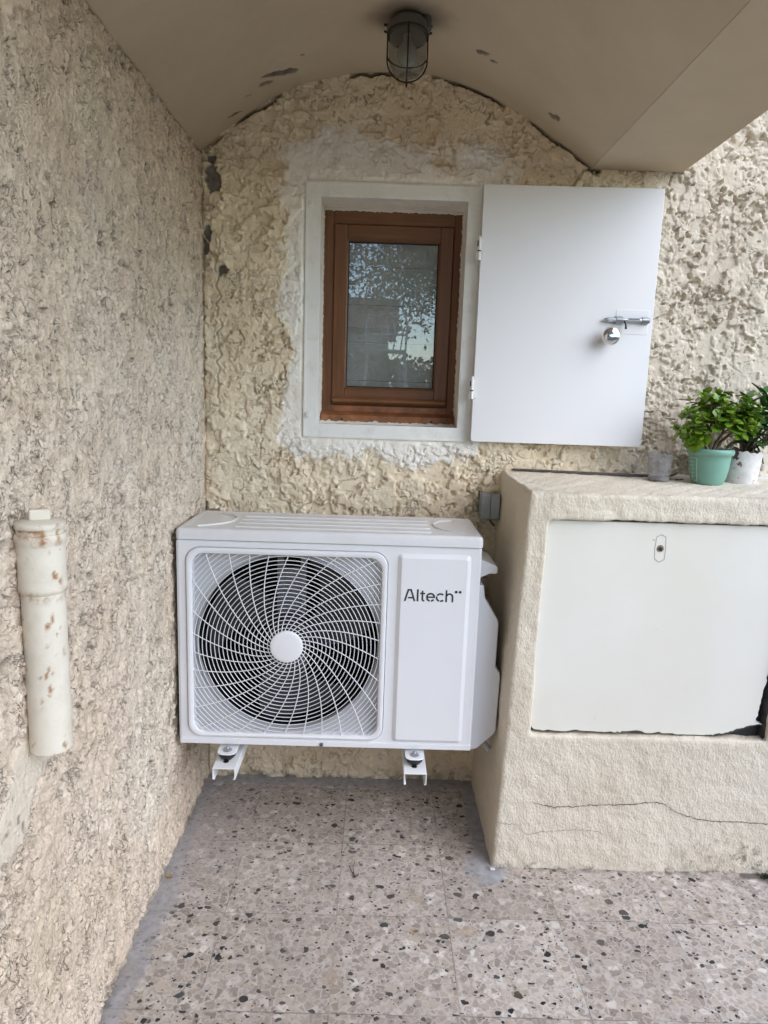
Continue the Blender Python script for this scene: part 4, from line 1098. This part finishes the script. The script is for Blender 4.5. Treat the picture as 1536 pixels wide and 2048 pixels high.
    # h
    hx = bx+.1010; stroke([(hx, bz_), (hx, bz_+Hc)]); stroke(arc(hx+.0078, bz_+xh-.0085, .0072, .0072, 165, 0)+[(hx+.0150, bz_)])
    for dx in (.1240, .1335):
        ink.lathe([(.0034, yl+.0006), (.0034, yl)], (bx+dx, 0, bz_+Hc-.004), 18, 'y')
    ink.build('lettering', M_INK, ac)
    # lid
    b = MB()
    ly0, ly1 = YF-.0035, YB+.004
    def ll(d, z): return [(x, y, z) for x, y in rrect(ax0-.002+d, ax1+.002-d, ly0+d, ly1-d, .012-min(d, .006), 5)]
    b.loops([ll(.003, .8025), ll(0, .8032), ll(0, .8205), ll(.0018, .8255), ll(.0055, .8285), ll(.012, .8295), ll(.020, .8290), ll(.024, .8275)], closed_first=True, closed_last=True)
    lid = b.build('lid', M_ACLID, ac, 30)
    b = MB()
    for yc in (-.292, -.245, -.198, -.152):
        b.prism(rrect(-.345, .135, yc-.009, yc+.009, .0088, 6), 'xy', .8268, .8300, .0014, 2)
    def rib(pts): b.tube(pts, .0028, 8)
    rib([(-.430, -.30, .8275), (-.40, -.285, .8280), (-.375, -.262, .8280), (-.36, -.235, .8280), (-.355, -.19, .8280), (-.375, -.15, .828), (-.41, -.13, .8278)])
    rib([(.215, -.30, .8275), (.19, -.285, .8280), (.165, -.262, .8280), (.150, -.235, .8280), (.145, -.19, .8280), (.165, -.15, .828), (.20, -.13, .8278)])
    b.build('lid_ribs', M_ACLID, lid, 40)
    b = MB(); b.box((ax0+.003, YF+.006, az1-.003), (ax1-.003, YB-.002, .8030)); b.build('lid_seam', M_RUB, lid)
    # screw bottom centre
    b = MB(); b.lathe([(.0048, YF-.0016), (.0045, YF-.0042), (.003, YF-.0046)], (-.1188, 0, .2905), 16, 'y'); b.build('screw', plain('dull_screw', (.22, .24, .27), .4, metal=1), ac)
    # valve cover on the right side
    b = MB()
    prof = [(ax1-.002, .700), (.2700, .700), (.2740, .668), (.3095, .612), (.3120, .600), (.3110, .490), (.3160, .482), (.3225, .474), (.3245, .462), (.3215, .318), (.3170, .308), (.2760, .268), (ax1-.002, .262)]
    b.prism(prof, 'xz', -.300, -.130, .004, 3); b.build('valve_cover', M_AC, ac, 40)
    b = MB(); b.prism([(ax1-.002, .7650), (.262, .7640), (.297, .7500), (.3005, .7460), (.3005, .7330), (.297, .7300), (.2805, .7300), (.2735, .726), (ax1-.002, .716)], 'xz', -.300, -.160, .002, 2); b.build('carry_handle', M_AC, ac, 40)
    # feet with bolt and rubber pad
    for x in (-.3490, .1135):
        b = MB(); b.prism([(x-.0235, YF+.02), (x-.0235, YF-.022), (x-.0205, YF-.031), (x-.010, YF-.0365), (x+.010, YF-.0365), (x+.0205, YF-.031), (x+.0235, YF-.022), (x+.0235, YF+.02)], 'xy', .2735, .2760, .0007, 1)
        b.box((x-.0235, YF+.0165, .2748), (x+.0235, YF+.0195, .2880), .0008)
        ft = b.build('foot', M_AC, ac)
        b = MB(); b.lathe([(.0110, .2760), (.0110, .2775), (.0105, .2778)], (x, YF-.015, 0), 24, 'z'); b.lathe([(.0078, .2778), (.0078, .2825), (.0068, .2838)], (x, YF-.015, 0), 6, 'z'); b.tube([(x, YF-.015, .2835), (x, YF-.015, .2880)], .0036, 12)
        b.build('bolt', M_ZINC, ft)
        b = MB(); b.lathe([(.0205, .2733), (.0212, .2700), (.0200, .2640), (.0165, .2600), (.012, .2560), (.0100, .2535)], (x, YF-.015, 0), 28, 'z'); b.build('rubber_pad', M_RUB, ft)
unit()

# ------------------------------------------------------------------ wall brackets
def bracket():
    x = -.3485
    r = thing('wall_bracket', 'white channel bracket under the left end of the outdoor unit', 'bracket', (x, 0, .25), 'wall brackets carrying the outdoor unit')
    b = MB(); w_, h_, t = .0275, .0295, .0022; y0, y1 = -.4020, -.006; zt = .2535
    P = [(-w_, -h_), (-w_, 0), (w_, 0), (w_, -h_), (w_-t-.0035, -h_), (w_-t-.0035, -h_+t), (w_-t, -h_+t), (w_-t, -t), (-w_+t, -t), (-w_+t, -h_+t), (-w_+t+.0035, -h_+t), (-w_+t+.0035, -h_)]
    b.prism([(x+p, zt+q) for p, q in P], 'xz', y0, y1, .0006, 1)
    b.build('arm', M_BRK, r)
    b = MB(); b.box((x-.0275, -.050, .2537), (x+.0275, -.008, .66), .002); b.build('upright', M_BRK, r)
    b = MB(); b.lathe([(.0070, .2539), (.0070, .2543)], (x-.001, YF-.030, 0), 16, 'z'); b.build('slot', M_RUB, r)
    copy_tree(r, (.4625, 0, 0), 'white channel bracket under the right end of the outdoor unit, below the service panel')
bracket()

# ------------------------------------------------------------------ drain hose, switch box, cable
def smalls():
    b = MB(); P = []; R = []
    for i in range(60):
        u = i/59; x = .262+.055*u; z = .300-.062*u; P.append((x, -.235-.01*u, z)); R.append(.0078+.0011*math.sin(u*60))
    b.tube(P, R, 14); o = b.build('drain_hose', plain('pale_grey_corrugated_plastic', (.46, .48, .50), .5), None, 60)
    tag(o, 'short pale corrugated hose end poking out under the right side of the unit', 'hose')
    r = thing('light_switch', 'small grey twin wall switch in the corner beside the masonry cabinet', 'switch', (.32, 0, .855))
    b = MB(); b.box((.2895, -.040, .8170), (.3440, .004, .8905), .003); b.build('housing', M_GREY, r)
    for x0, x1 in ((.2925, .3163), (.3175, .3422)):
        b = MB(); b.box((x0, -.0455, .8205), (x1, -.038, .8880), .0015); b.build('rocker', plain('pale_grey_rocker', (.37, .41, .44), .4), r)
    b = MB(); b.tube([(.318, -.010, .818), (.326, -.012, .806), (.335, -.010, .796), (.342, -.006, .788)], .0032, 8)
    o = b.build('cable', plain('brown_grey_cable', (.14, .12, .10), .6), None); tag(o, 'short dark cable running down from the grey switch into the corner', 'cable')
    # hole plate low on wall right of unit
    b = MB(); b.box((.275, -.010, .700), (.318, .002, .712), .001); o = b.build('conduit_clip', plain('grey_brown_strip', (.25, .22, .19), .7), None); tag(o, 'thin grey strip fixed on the wall just right of the unit handle', 'clip')
smalls()

# ------------------------------------------------------------------ stub pipe on the side wall
def stub_pipe():
    cx, cy_ = -.4590, -1.010
    r = thing('cleanout_pipe', 'short white painted rusty stub pipe with a screw cap set in the side wall', 'pipe', (cx, cy_, .65))
    def ring_attr(o, bands):
        me = o.data; n = len(me.vertices); P = np.empty(n*3, np.float32); me.vertices.foreach_get('co', P); P = P.reshape(-1, 3).astype(float)
        a = np.arctan2(P[:, 1]-cy_, P[:, 0]-cx); d = np.zeros(n)
        for zb, wd, st in bands: d = np.maximum(d, st*np.exp(-((P[:, 2]-zb)/wd)**2)*sstep(-.35, .35, fbm(a*3, P[:, 2]*50, 3, 401)))
        d = np.maximum(d, .95*sstep(.42, .50, fbm(a*3, P[:, 2]*60, 4, 402))*sstep(.2, -.6, np.sin(a)))
        at = me.attributes.new('dirt_shade', 'FLOAT', 'POINT'); at.data.foreach_set('value', d.astype(np.float32))
    K = .90
    b = MB(); prof = [(.0318, .640)]+[(.0318, .648+.0045*i) for i in range(50)]+[(.0318, .874)]
    b.lathe([(r_*K, z_) for r_, z_ in prof], (cx, cy_, 0), 48, 'z')
    o = b.build('barrel', M_PIPE, r, 50)
    ring_attr(o, [(.868, .006, .8)])
    b = MB(); b.lathe([(r_*K, z_) for r_, z_ in [(.0322, .872), (.0352, .875), (.0358, .879), (.0352, .884), (.0345, .890)]+[(.0345, .892+.004*i) for i in range(11)]+[(.0345, .938), (.0356, .942), (.0372, .9455), (.0375, .951), (.0358, .955), (.0335, .9555)]], (cx, cy_, 0), 48, 'z')
    o = b.build('socket', M_PIPE, r, 40); ring_attr(o, [(.876, .003, .7), (.944, .003, .8), (.954, .003, .9)])
    b = MB(); b.lathe([(r_*K, z_) for r_, z_ in [(.0333, .9550), (.0340, .9575), (.0338, .9605), (.0350, .9620), (.0362, .9650), (.0360, .9690), (.0330, .9715), (.020, .9735), (.002, .9740)]], (cx, cy_, 0), 48, 'z', cap=(True, True))
    o = b.build('cap', M_PIPE, r, 40); ring_attr(o, [(.9615, .0025, 1.0), (.957, .002, .6)])
    b = MB(); b.box((cx-.0135, cy_-.0075, .9725), (cx+.0135, cy_+.0075, .9880), .0032, 3)
    q = b.build('square_knob', M_PIPE, o, 40, xf=Matrix.Translation((cx, cy_, 0)) @ Matrix.Rotation(math.radians(28), 4, 'Z') @ Matrix.Translation((-cx, -cy_, 0))); ring_attr(q, [])
stub_pipe()

# ------------------------------------------------------------------ bulkhead lamp under the vault
def lamp():
    c = (.0365, -.268); zt = 1.962
    r = thing('bulkhead_lamp', 'dark caged glass lamp hanging under the vault above the window', 'lamp', (c[0], c[1], zt))
    T = Matrix.Translation((c[0], c[1], zt)) @ Matrix.Rotation(math.radians(-9), 4, 'X')
    mB = plain('grimy_cast_housing', (.11, .10, .09), .6); mW = plain('rusty_black_wire', (.02, .013, .009), .6)
    b = MB(); b.lathe([(.030, .008), (.034, -.004), (.040, -.010), (.0455, -.016), (.0465, -.030), (.0440, -.036)], (0, 0, 0), 40, 'z')
    b.lathe([(.0105, .004), (.0105, -.028)], (.040, -.012, 0), 12, 'z')
    b.build('housing', mB, r, xf=T)
    for s in (-1, 1):
        b = MB(); b.tube([(s*.044, 0, -.014), (s*.053, 0, -.013)], .0026, 8); b.tube([(s*.052, 0, -.027), (s*.044, 0, -.030)], .0024, 8); b.build('lug', mW, r, xf=T)
    b = MB(); b.lathe([(.0405, -.034), (.0415, -.060), (.0410, -.085), (.0375, -.102), (.029, -.114), (.015, -.1195), (.001, -.1205)], (0, 0, 0), 40, 'z', cap=(False, True)); b.build('glass', M_JAR, r, 60, xf=T)
    b = MB(); b.lathe([(.011, -.030), (.011, -.048), (.019, -.062), (.0225, -.076), (.019, -.090), (.009, -.097), (.001, -.0985)], (0, 0, 0), 24, 'z'); b.build('bulb', mat_white('dusty_bulb', (.42, .42, .40), .2, .2), r, 60, xf=T)
    b = MB()
    R = .0440
    b.tube([(R*math.cos(2*PI*i/48), R*math.sin(2*PI*i/48), -.036) for i in range(48)], .0021, 8, closed=True)
    b.tube([(R*math.cos(PI*i/24), -.020*math.sin(PI*i/24), -.080-.037*math.sin(PI*i/24)) for i in range(25)], .0016, 8)
    for a in (0, PI/2):
        P = [(R, -.034), (R, -.085)]+[(R*math.cos(t*PI/2/10), -.088-.048*math.sin(t*PI/2/10)) for t in range(1, 11)]
        P = P+[(-x, z) for x, z in P[-2::-1]]
        b.tube([(x*math.cos(a), x*math.sin(a), z) for x, z in P], .0017, 8)
    b.tube([(0, 0, -.134), (0, 0, -.146)], .0024, 8)
    b.build('cage', mW, r, 60, xf=T)
lamp()

# ------------------------------------------------------------------ pots, plants, cup on the ledge
LZ = .9505
def leaf(b, base, d, upv, L, W, cup=.25, th=.0012, pointed=False):
    d = d.normalized(); s = d.cross(upv)
    if s.length < 1e-3: s = d.orthogonal()
    s.normalize(); nrm = s.cross(d).normalized(); n = 7; rows_t = []; rows_b = []
    for i in range(n+1):
        u = i/n
        wv = (math.sin(PI*min(1, u**.85)))**.7 if pointed else (math.sin(PI*min(.995, u**1.35)) ** .62)
        if i == 0: wv = .12
        if i == n: wv = .03 if pointed else .28
        c = base+d*(L*u)+nrm*(-cup*L*u*u*.6)
        for rows, sg in ((rows_t, 1), (rows_b, -1)):
            rows.append([c+s*(W/2*wv*k)+nrm*(cup*W*.45*k*k+sg*th*(1-abs(k))) for k in (-1, -.5, 0, .5, 1)])
    for rows, fl in ((rows_t, 0), (rows_b, 1)):
        V = [p for r_ in rows for p in r_]
        F = [(i*5+j, i*5+j+1, (i+1)*5+j+1, (i+1)*5+j) for i in range(n) for j in range(4)]
        b.add(V, [f[::-1] if fl else f for f in F])

def jade():
    c = Vector((.861, -.150, LZ))
    r = thing('flower_pot', 'sea green glazed flower pot with a rolled rim and incised leaf panel', 'flower pot', tuple(c))
    b = MB(); b.lathe([(.034, 0), (.0385, .002), (.0435, .018), (.0480, .040), (.0500, .062), (.0505, .074), (.0545, .0765), (.0580, .082), (.0575, .089), (.0540, .0925), (.0490, .091), (.0465, .082), (.045, .070)], c, 48, 'z', cap=(True, False)); pot = b.build('bowl', M_POTG, r, 60)
    b = MB(); b.lathe([(.0455, .078), (.02, .082), (.001, .083)], c, 24, 'z', cap=(True, True)); b.build('soil', M_SOIL, r)
    # incised panel: frame lines and leaf strokes following the bowl
    b = MB()
    def on(aa, h):
        rad = np.interp(h, [.002, .018, .040, .062, .074], [.0385, .0435, .0480, .0500, .0505])+.0004
        return c+Vector((rad*math.cos(aa), rad*math.sin(aa), h))
    a0, a1 = math.radians(170), math.radians(209)
    for (p, q) in (((a0, .068), (a1, .068)), ((a1, .068), (a1, .010)), ((a1, .010), (a0, .010)), ((a0, .010), (a0, .068))):
        b.tube([on(p[0]+(q[0]-p[0])*i/12, p[1]+(q[1]-p[1])*i/12) for i in range(13)], .0006, 5)
    am = (a0+a1)/2
    b.tube([on(am+.05*math.sin(i*.4), .014+.05*i/12) for i in range(13)], .0005, 5)
    for k in range(5):
        h = .018+k*.0095
        for sg in (-1, 1): b.tube([on(am+sg*.16*i/5, h+.006*i/5*(1.4-i/5)) for i in range(6)], .0007, 5)
    b.build('incised_panel', M_MOTIF, r)
    p = thing('jade_plant', 'bushy bright green jade plant growing in the sea green pot', 'plant', (c.x, c.y, LZ+.08))
    g = random.Random(12); st = MB(); lv = MB(); base = c+Vector((0, 0, .080))
    tips = [(-.090, .0, .075), (-.073, -.02, .128), (-.058, -.03, .095), (-.052, .01, .060), (-.040, -.03, .110), (-.030, .02, .135), (-.016, -.01, .165), (.005, .01, .188), (.012, -.03, .150), (.026, .02, .168), (.040, -.03, .140), (.048, .02, .128), (.066, -.02, .132), (.074, -.03, .150), (.084, .00, .125), (.062, -.045, .098), (.094, -.02, .085), (-.012, -.045, .120), (.02, -.045, .115), (-.075, -.03, .060), (.095, -.02, .140), (-.02, .03, .160), (-.062, -.035, .035)]
    forks = [Vector((-.035, -.008, .045)), Vector((-.008, .0, .055)), Vector((.02, -.01, .05)), Vector((.045, -.008, .055))]
    for f in forks:
        st.tube([base+Vector((f.x*.15, f.y*.2, -.004)), base+f*.5+Vector((0, 0, .004)), base+f], [.0055, .0042, .0034], 8)
    for tp in tips:
        T = Vector((tp[0]*1.08, tp[1], tp[2]*.84)); f = min(forks, key=lambda q: (q-T).length+.02*abs(q.x-T.x)); mid = (f+T)*.5+Vector((g.uniform(-.006, .006), g.uniform(-.006, .006), -.008))
        st.tube([base+f, base+mid, base+T], [.003, .0024, .0017], 6)
        ax = (T-mid).normalized()
        s = ax.orthogonal().normalized(); q = ax.cross(s)
        ph = g.uniform(0, PI)
        for lvl in range(4):
            pos = base+T-ax*(.011*lvl)
            L = (.014, .022, .030, .033)[lvl]*g.uniform(.85, 1.15)
            for kk in range(2 if lvl else 2):
                a = ph+lvl*PI/2+kk*PI+g.uniform(-.25, .25)
                dv = s*math.cos(a)+q*math.sin(a); tilt = (.95, .55, .22, .0)[lvl]
                dd = (dv*(1-tilt*.5)+ax*tilt+Vector((0, 0, .1))).normalized()
                leaf(lv, pos, dd, ax+Vector((0, 0, .3)), L, L*.88, .25, .0016)
        for kk in range(6):
            a = g.uniform(0, 2*PI); dv = (s*math.cos(a)+q*math.sin(a)+ax*g.uniform(-.1, .5)).normalized()
            leaf(lv, base+T-ax*g.uniform(.005, .040), dv, ax, g.uniform(.022, .032), .021, .2, .0011)
    for _ in range(60):
        f = g.choice(forks); T = f+Vector((g.uniform(-.06, .06), g.uniform(-.03, .04), g.uniform(.03, .10)))
        leaf(lv, base+T, Vector((g.gauss(0, 1), g.gauss(0, 1), g.uniform(0, .8))), Vector((0, 0, 1)), g.uniform(.022, .032), .022, .2, .0011)
    st.build('stems', M_STEM, p, 60); lv.build('leaves', M_LEAF1, p, 80, recalc=False)

def dark_plant():
    c = Vector((.968, -.105, LZ))
    r = thing('flower_pot', 'white painted clay flower pot with flaking paint showing red brown, right of the green pot', 'flower pot', tuple(c))
    b = MB(); g = np.random.default_rng(2)
    b.lathe([(.041, 0), (.0425, .003), (.0450, .030), (.0478, .060), (.0500, .085), (.0470, .0855), (.0450, .070)], c, 56, 'z', cap=(True, False))
    for v in b.bm.verts:
        if v.co.z > LZ+.08: v.co.z += .004*math.sin(11*math.atan2(v.co.y-c.y, v.co.x-c.x))*math.sin(5*math.atan2(v.co.y-c.y, v.co.x-c.x)+1)
    b.build('bowl', M_POTW, r, 60)
    b = MB(); b.lathe([(.0455, .070), (.02, .074), (.001, .075)], c, 24, 'z', cap=(True, True)); b.build('soil', M_SOIL, r)
    p = thing('leafy_plant', 'darker green plant with long glossy leaves rising from the white flaking pot', 'plant', (c.x, c.y, LZ+.08))
    g = random.Random(4); st = MB(); lv = MB(); base = c+Vector((0, 0, .072))
    tips = [(-.020, .00, .135), (.012, .02, .150), (.035, -.01, .120), (.060, .01, .145), (.085, -.01, .110), (.02, -.03, .085), (-.028, -.01, .095), (.065, -.03, .075), (.10, .01, .14), (.04, .0, .165), (.11, -.02, .08)]
    for tp in tips:
        T = Vector(tp); mid = Vector((T.x*.45, T.y*.5, T.z*.5))
        st.tube([base, base+mid, base+T], [.0035, .0028, .0018], 6); ax = (T-mid).normalized(); s = ax.orthogonal().normalized(); q = ax.cross(s)
        for k in range(11):
            a = k*2.4+g.uniform(-.3, .3); up_ = .9-.11*k
            dv = (s*math.cos(a)+q*math.sin(a)+ax*up_).normalized()
            L = g.uniform(.038, .058)
            leaf(lv, base+T-ax*(.006*k), dv, ax, L, L*.42, .25, .0007, True)
    st.build('stems', M_STEM, p, 60); lv.build('leaves', M_LEAF2, p, 80, recalc=False)
    # dry brown leaves hanging on the pot side
    b = MB()
    for k in range(7):
        leaf(b, c+Vector((-.040+.006*k, -.035+.003*k, .098-.002*k)), Vector((-.4+.1*k, -.6, -1)), Vector((0, -1, .2)), .032, .017, .4, .0005, True)
    b.build('withered_leaves', plain('withered_dark_leaf', (.035, .018, .012), .8), p, 80, recalc=False)
jade(); dark_plant()

def ledge_bits():
    c = Vector((.742, -.128, LZ-.001))
    r = thing('plastic_cup', 'cloudy grey see-through plastic cup standing left of the green flower pot', 'cup', tuple(c))
    b = MB(); b.lathe([(.0240, .0008), (.0260, .002), (.0285, .035), (.0318, .0735), (.0330, .0745), (.0322, .0755)], c, 40, 'z', cap=(True, False)); b.build('wall', M_CUP, r, 60)
    b = MB(); b.lathe([(.0246, .0062), (.0256, .0125), (.001, .0130)], c, 32, 'z', cap=(True, True)); b.build('dregs', plain('murky_dregs', (.22, .20, .20), .3), r)
    b = MB(); zl = .9585
    b.tube([(.370, -.030, zl), (.378, -.031, zl+.001), (.50, -.045, zl), (.66, -.066, zl), (.74, -.074, zl)], [.0012, .0038, .0042, .0042, .0040], 8)
    o = b.build('rod', plain('weathered_grey_rod', (.10, .085, .075), .8, var=.3, scale=60), None); tag(o, 'thin dark rod lying along the back of the cabinet ledge', 'rod')
    b = MB(); leaf(b, Vector((.775, -.085, .962)), Vector((1, -.35, .05)), Vector((0, 0, 1)), .034, .020, -.5, .0006, True)
    o = b.build('dead_leaf', plain('red_brown_dead_leaf', (.16, .055, .025), .7), None, 80, recalc=False); tag(o, 'curled red brown dead leaf between the cup and the green pot', 'leaf')
    b = MB(); g = random.Random(9)
    for k in range(14):
        x, y = .80+g.gauss(0, .02), -.112+g.gauss(0, .006); s = g.uniform(.0012, .003); b.box((x-s, y-s*.6, .9545), (x+s, y+s*.6, .9555+s*.5))
    o = b.build('plant_litter', plain('plant_litter_brown', (.05, .035, .025), .9), None); tag(o, 'loose crumbs of litter on the ledge beside the green pot', 'litter', kind='stuff')
ledge_bits()

def floor_bits():
    def chip(name, x, y, r_, h, mat, label, cat, seed):
        g = random.Random(seed); b = MB(); n = 9; pts = [(x+r_*(.6+.5*g.random())*math.cos(2*PI*i/n)*1.3, y+r_*(.6+.5*g.random())*math.sin(2*PI*i/n)) for i in range(n)]
        b.prism(pts, 'xy', .0004, h, h*.25, 1); o = b.build(name, mat); tag(o, label, cat)
    mP = plain('fallen_plaster', (.45, .43, .41), .9, bump=.5)
    chip('plaster_flake', -.442, -.055, .014, .004, mP, 'larger grey plaster flake on the floor in the back left corner', 'flake', 1)
    chip('plaster_flake', -.368, -.050, .006, .004, mP, 'small pale plaster flake on the floor under the left bracket', 'flake', 2)
    chip('plaster_flake', .3155, -.402, .006, .005, plain('white_crumb', (.65, .64, .62), .8), 'white crumb at the foot of the cabinet corner', 'flake', 3)
    b = MB(); leaf(b, Vector((-.474, -.462, .004)), Vector((.9, .2, .1)), Vector((0, 0, 1)), .013, .011, .5, .0006)
    o = b.build('fallen_leaf', plain('yellow_brown_leaf', (.30, .17, .03), .7), None, 80, recalc=False); tag(o, 'tiny yellow brown leaf on the floor against the side wall', 'leaf')
    b = MB()
    for P in ([(-.040, -.405, .004), (-.034, -.425, .006), (-.026, -.442, .002)], [(-.026, -.440, .002), (-.030, -.420, .010), (-.027, -.400, .012)], [(-.026, -.442, .002), (-.018, -.438, .003), (-.016, -.434, .006)], [(-.030, -.428, .004), (-.022, -.444, .002)]):
        b.tube(P, [.0010]+[.0008]*(len(P)-1), 5)
    o = b.build('twig', plain('dark_dry_twig', (.06, .045, .035), .9), None); tag(o, 'small dark forked dry twig lying on the floor tiles', 'twig')
    # moss tuft in the joint at the foot of the cabinet
    b = MB(); g = random.Random(6)
    for k in range(260):
        a = g.gauss(0, .012); q = Vector((1.005+a, -.404+g.gauss(0, .004), .0005)); leaf(b, q, Vector((g.gauss(0, .5), g.gauss(0, .5), 1)), Vector((0, 1, 0)), g.uniform(.003, .009), .0016, .3, .0002, True)
    o = b.build('moss_tuft', plain('dark_moss', (.03, .045, .015), .9), None, 80, recalc=False); tag(o, 'dark moss tuft at the foot of the cabinet front', 'moss', kind='stuff')
floor_bits()

# ------------------------------------------------------------------ what stands behind the viewer (seen mirrored in the pane and knob)
def surroundings():
    b = MB(); b.box((-6, -6.6, -.02), (9, -4.2, 1.15), .02); o = b.build('terrace_wall', M_LEFT_PLAIN); tag(o, 'low beige retaining wall of the raised terrace opposite the patio', 'wall')
    ch = thing('garden_chair', 'white metal garden chair with scrolled back on the raised terrace', 'chair', (.05, -5.6, 1.15))
    wm = mat_white('white_chair_metal', (.42, .42, .42), .5, .05)
    cx, cy_ = .05, -5.6
    b = MB(); b.box((cx-.22, cy_-.2, 1.58), (cx+.22, cy_+.2, 1.605), .01); b.build('seat', wm, ch)
    b = MB()
    b.tube([(cx-.22, cy_-.2, 1.6), (cx-.24, cy_-.25, 1.9), (cx-.20, cy_-.28, 2.03), (cx-.08, cy_-.28, 2.0), (cx, cy_-.28, 2.06), (cx+.08, cy_-.28, 2.0), (cx+.20, cy_-.28, 2.03), (cx+.24, cy_-.25, 1.9), (cx+.22, cy_-.2, 1.6)], .012, 8)
    b.tube([(cx-.23, cy_-.24, 1.80), (cx+.23, cy_-.24, 1.80)], .014, 8)
    for k in range(5): b.tube([(cx-.16+k*.08, cy_-.21, 1.61), (cx-.13+k*.08, cy_-.24, 1.80), (cx-.17+k*.08, cy_-.27, 1.97)], .008, 6)
    b.build('backrest', wm, ch)
    for sx in (-1, 1):
        for s2 in (-1, 1):
            b = MB(); b.tube([(cx+sx*.2, cy_+s2*.18, 1.59), (cx+sx*.23, cy_+s2*.22, 1.15)], .012, 8); b.build('leg', wm, ch)
    hs = thing('opposite_house', 'pale house with a tiled roof standing behind the trees', 'house', (-3, -20, 0))
    b = MB(); b.box((-8, -24, 0), (.2, -19, 3.0)); b.build('walls', plain('far_house_render', (.42, .38, .32), .9), hs)
    b = MB(); b.prism([(-24.4, 3.0), (-18.6, 3.0), (-21.5, 4.2)], 'yz', -8.3, .5); b.build('roof', plain('roof_tiles', (.25, .12, .08), .9, bump=.5, scale=4), hs)
    b = MB(); b.box((-5, -19.03, 1.2), (-3.8, -18.98, 2.4)); b.build('window', M_DARK, hs)
    hg = np.random.default_rng(77); n = 36000
    c_ = np.stack([hg.uniform(-9, 12, n), -13+hg.normal(0, .35, n), hg.uniform(0, 1, n)**.8*(1.75+.2*np.sin(hg.uniform(0, 6.28, n)))], -1)
    u = hg.normal(0, 1, (n, 3)); u /= np.linalg.norm(u, axis=1)[:, None]; v = np.cross(u, hg.normal(0, 1, (n, 3))); v /= np.linalg.norm(v, axis=1)[:, None]; q = hg.uniform(.05, .11, (n, 1))
    V = np.stack([c_-u*q, c_+v*q*.6, c_+u*q, c_-v*q*.6], 1).reshape(-1, 3)
    o = finish(bpy.data.objects.new('hedge', np_mesh('hedge', V, np.arange(n*4).reshape(-1, 4), smooth_all=False)), 'hedge', M_TREE, None)
    tag(o, 'long dark green hedge between the terrace and the opposite house', 'hedge')
    # trees behind
    g = np.random.default_rng(21)
    def tree(x, y, z0, h, rad, n, label, seed):
        g = np.random.default_rng(seed)
        t = thing('tree', label, 'tree', (x, y, z0), 'trees beyond the terrace')
        b = MB(); b.tube([(x, y, z0), (x+.1, y, z0+h*.3), (x-.05, y+.1, z0+h*.6), (x+.1, y, z0+h*.85)], [.16, .13, .09, .04], 10)
        for k in range(9):
            a = k*2.4; zz = z0+h*(.3+.06*k); b.tube([(x, y, zz), (x+math.cos(a)*rad*.5, y+math.sin(a)*rad*.5, zz+rad*.3), (x+math.cos(a)*rad*.85, y+math.sin(a)*rad*.85, zz+rad*.45)], [.06, .04, .015], 6)
        b.build('trunk', plain('tree_bark', (.09, .07, .05), .9), t)
        cl = g.normal(0, 1, (60, 3)); cl /= np.linalg.norm(cl, axis=1)[:, None]; cl *= (g.random((60, 1))**.4)*np.array([[rad, rad, h*.34]])
        cl += np.array([x, y, z0+h*.66])
        c_ = cl[g.integers(0, 60, n)]+g.normal(0, rad*.13, (n, 3)); u = g.normal(0, 1, (n, 3)); u /= np.linalg.norm(u, axis=1)[:, None]
        v = np.cross(u, g.normal(0, 1, (n, 3))); v /= np.linalg.norm(v, axis=1)[:, None]; s = g.uniform(.02, .05, (n, 1))
        V = np.stack([c_-u*s*1.3, c_+v*s*.55, c_+u*s*1.3, c_-v*s*.55], 1).reshape(-1, 3)
        me = np_mesh('crown', V, np.arange(n*4).reshape(-1, 4), smooth_all=False)
        finish(bpy.data.objects.new('crown', me), 'crown', M_TREE, t)
    tree(-2.2, -9.5, 0, 6.5, 2.3, 42000, 'leafy tree beyond the terrace, nearest the side wall', 31)
    tree(1.6, -10.5, 0, 7.5, 2.9, 60000, 'tall leafy tree beyond the middle of the terrace', 32)
    if 0: tree(6.5, -11, 0, 6.0, 2.6, 40000, 'leafy tree beyond the open end of the terrace', 33)
M_TREE = mat_leaf('tree_leaf', (.035, .065, .015), (.08, .13, .03))
M_LEFT_PLAIN = plain('terrace_render', (.40, .38, .34), .9, bump=.5)
surroundings()
for o in bpy.data.objects:
    if '_loc' in o: del o['_loc']
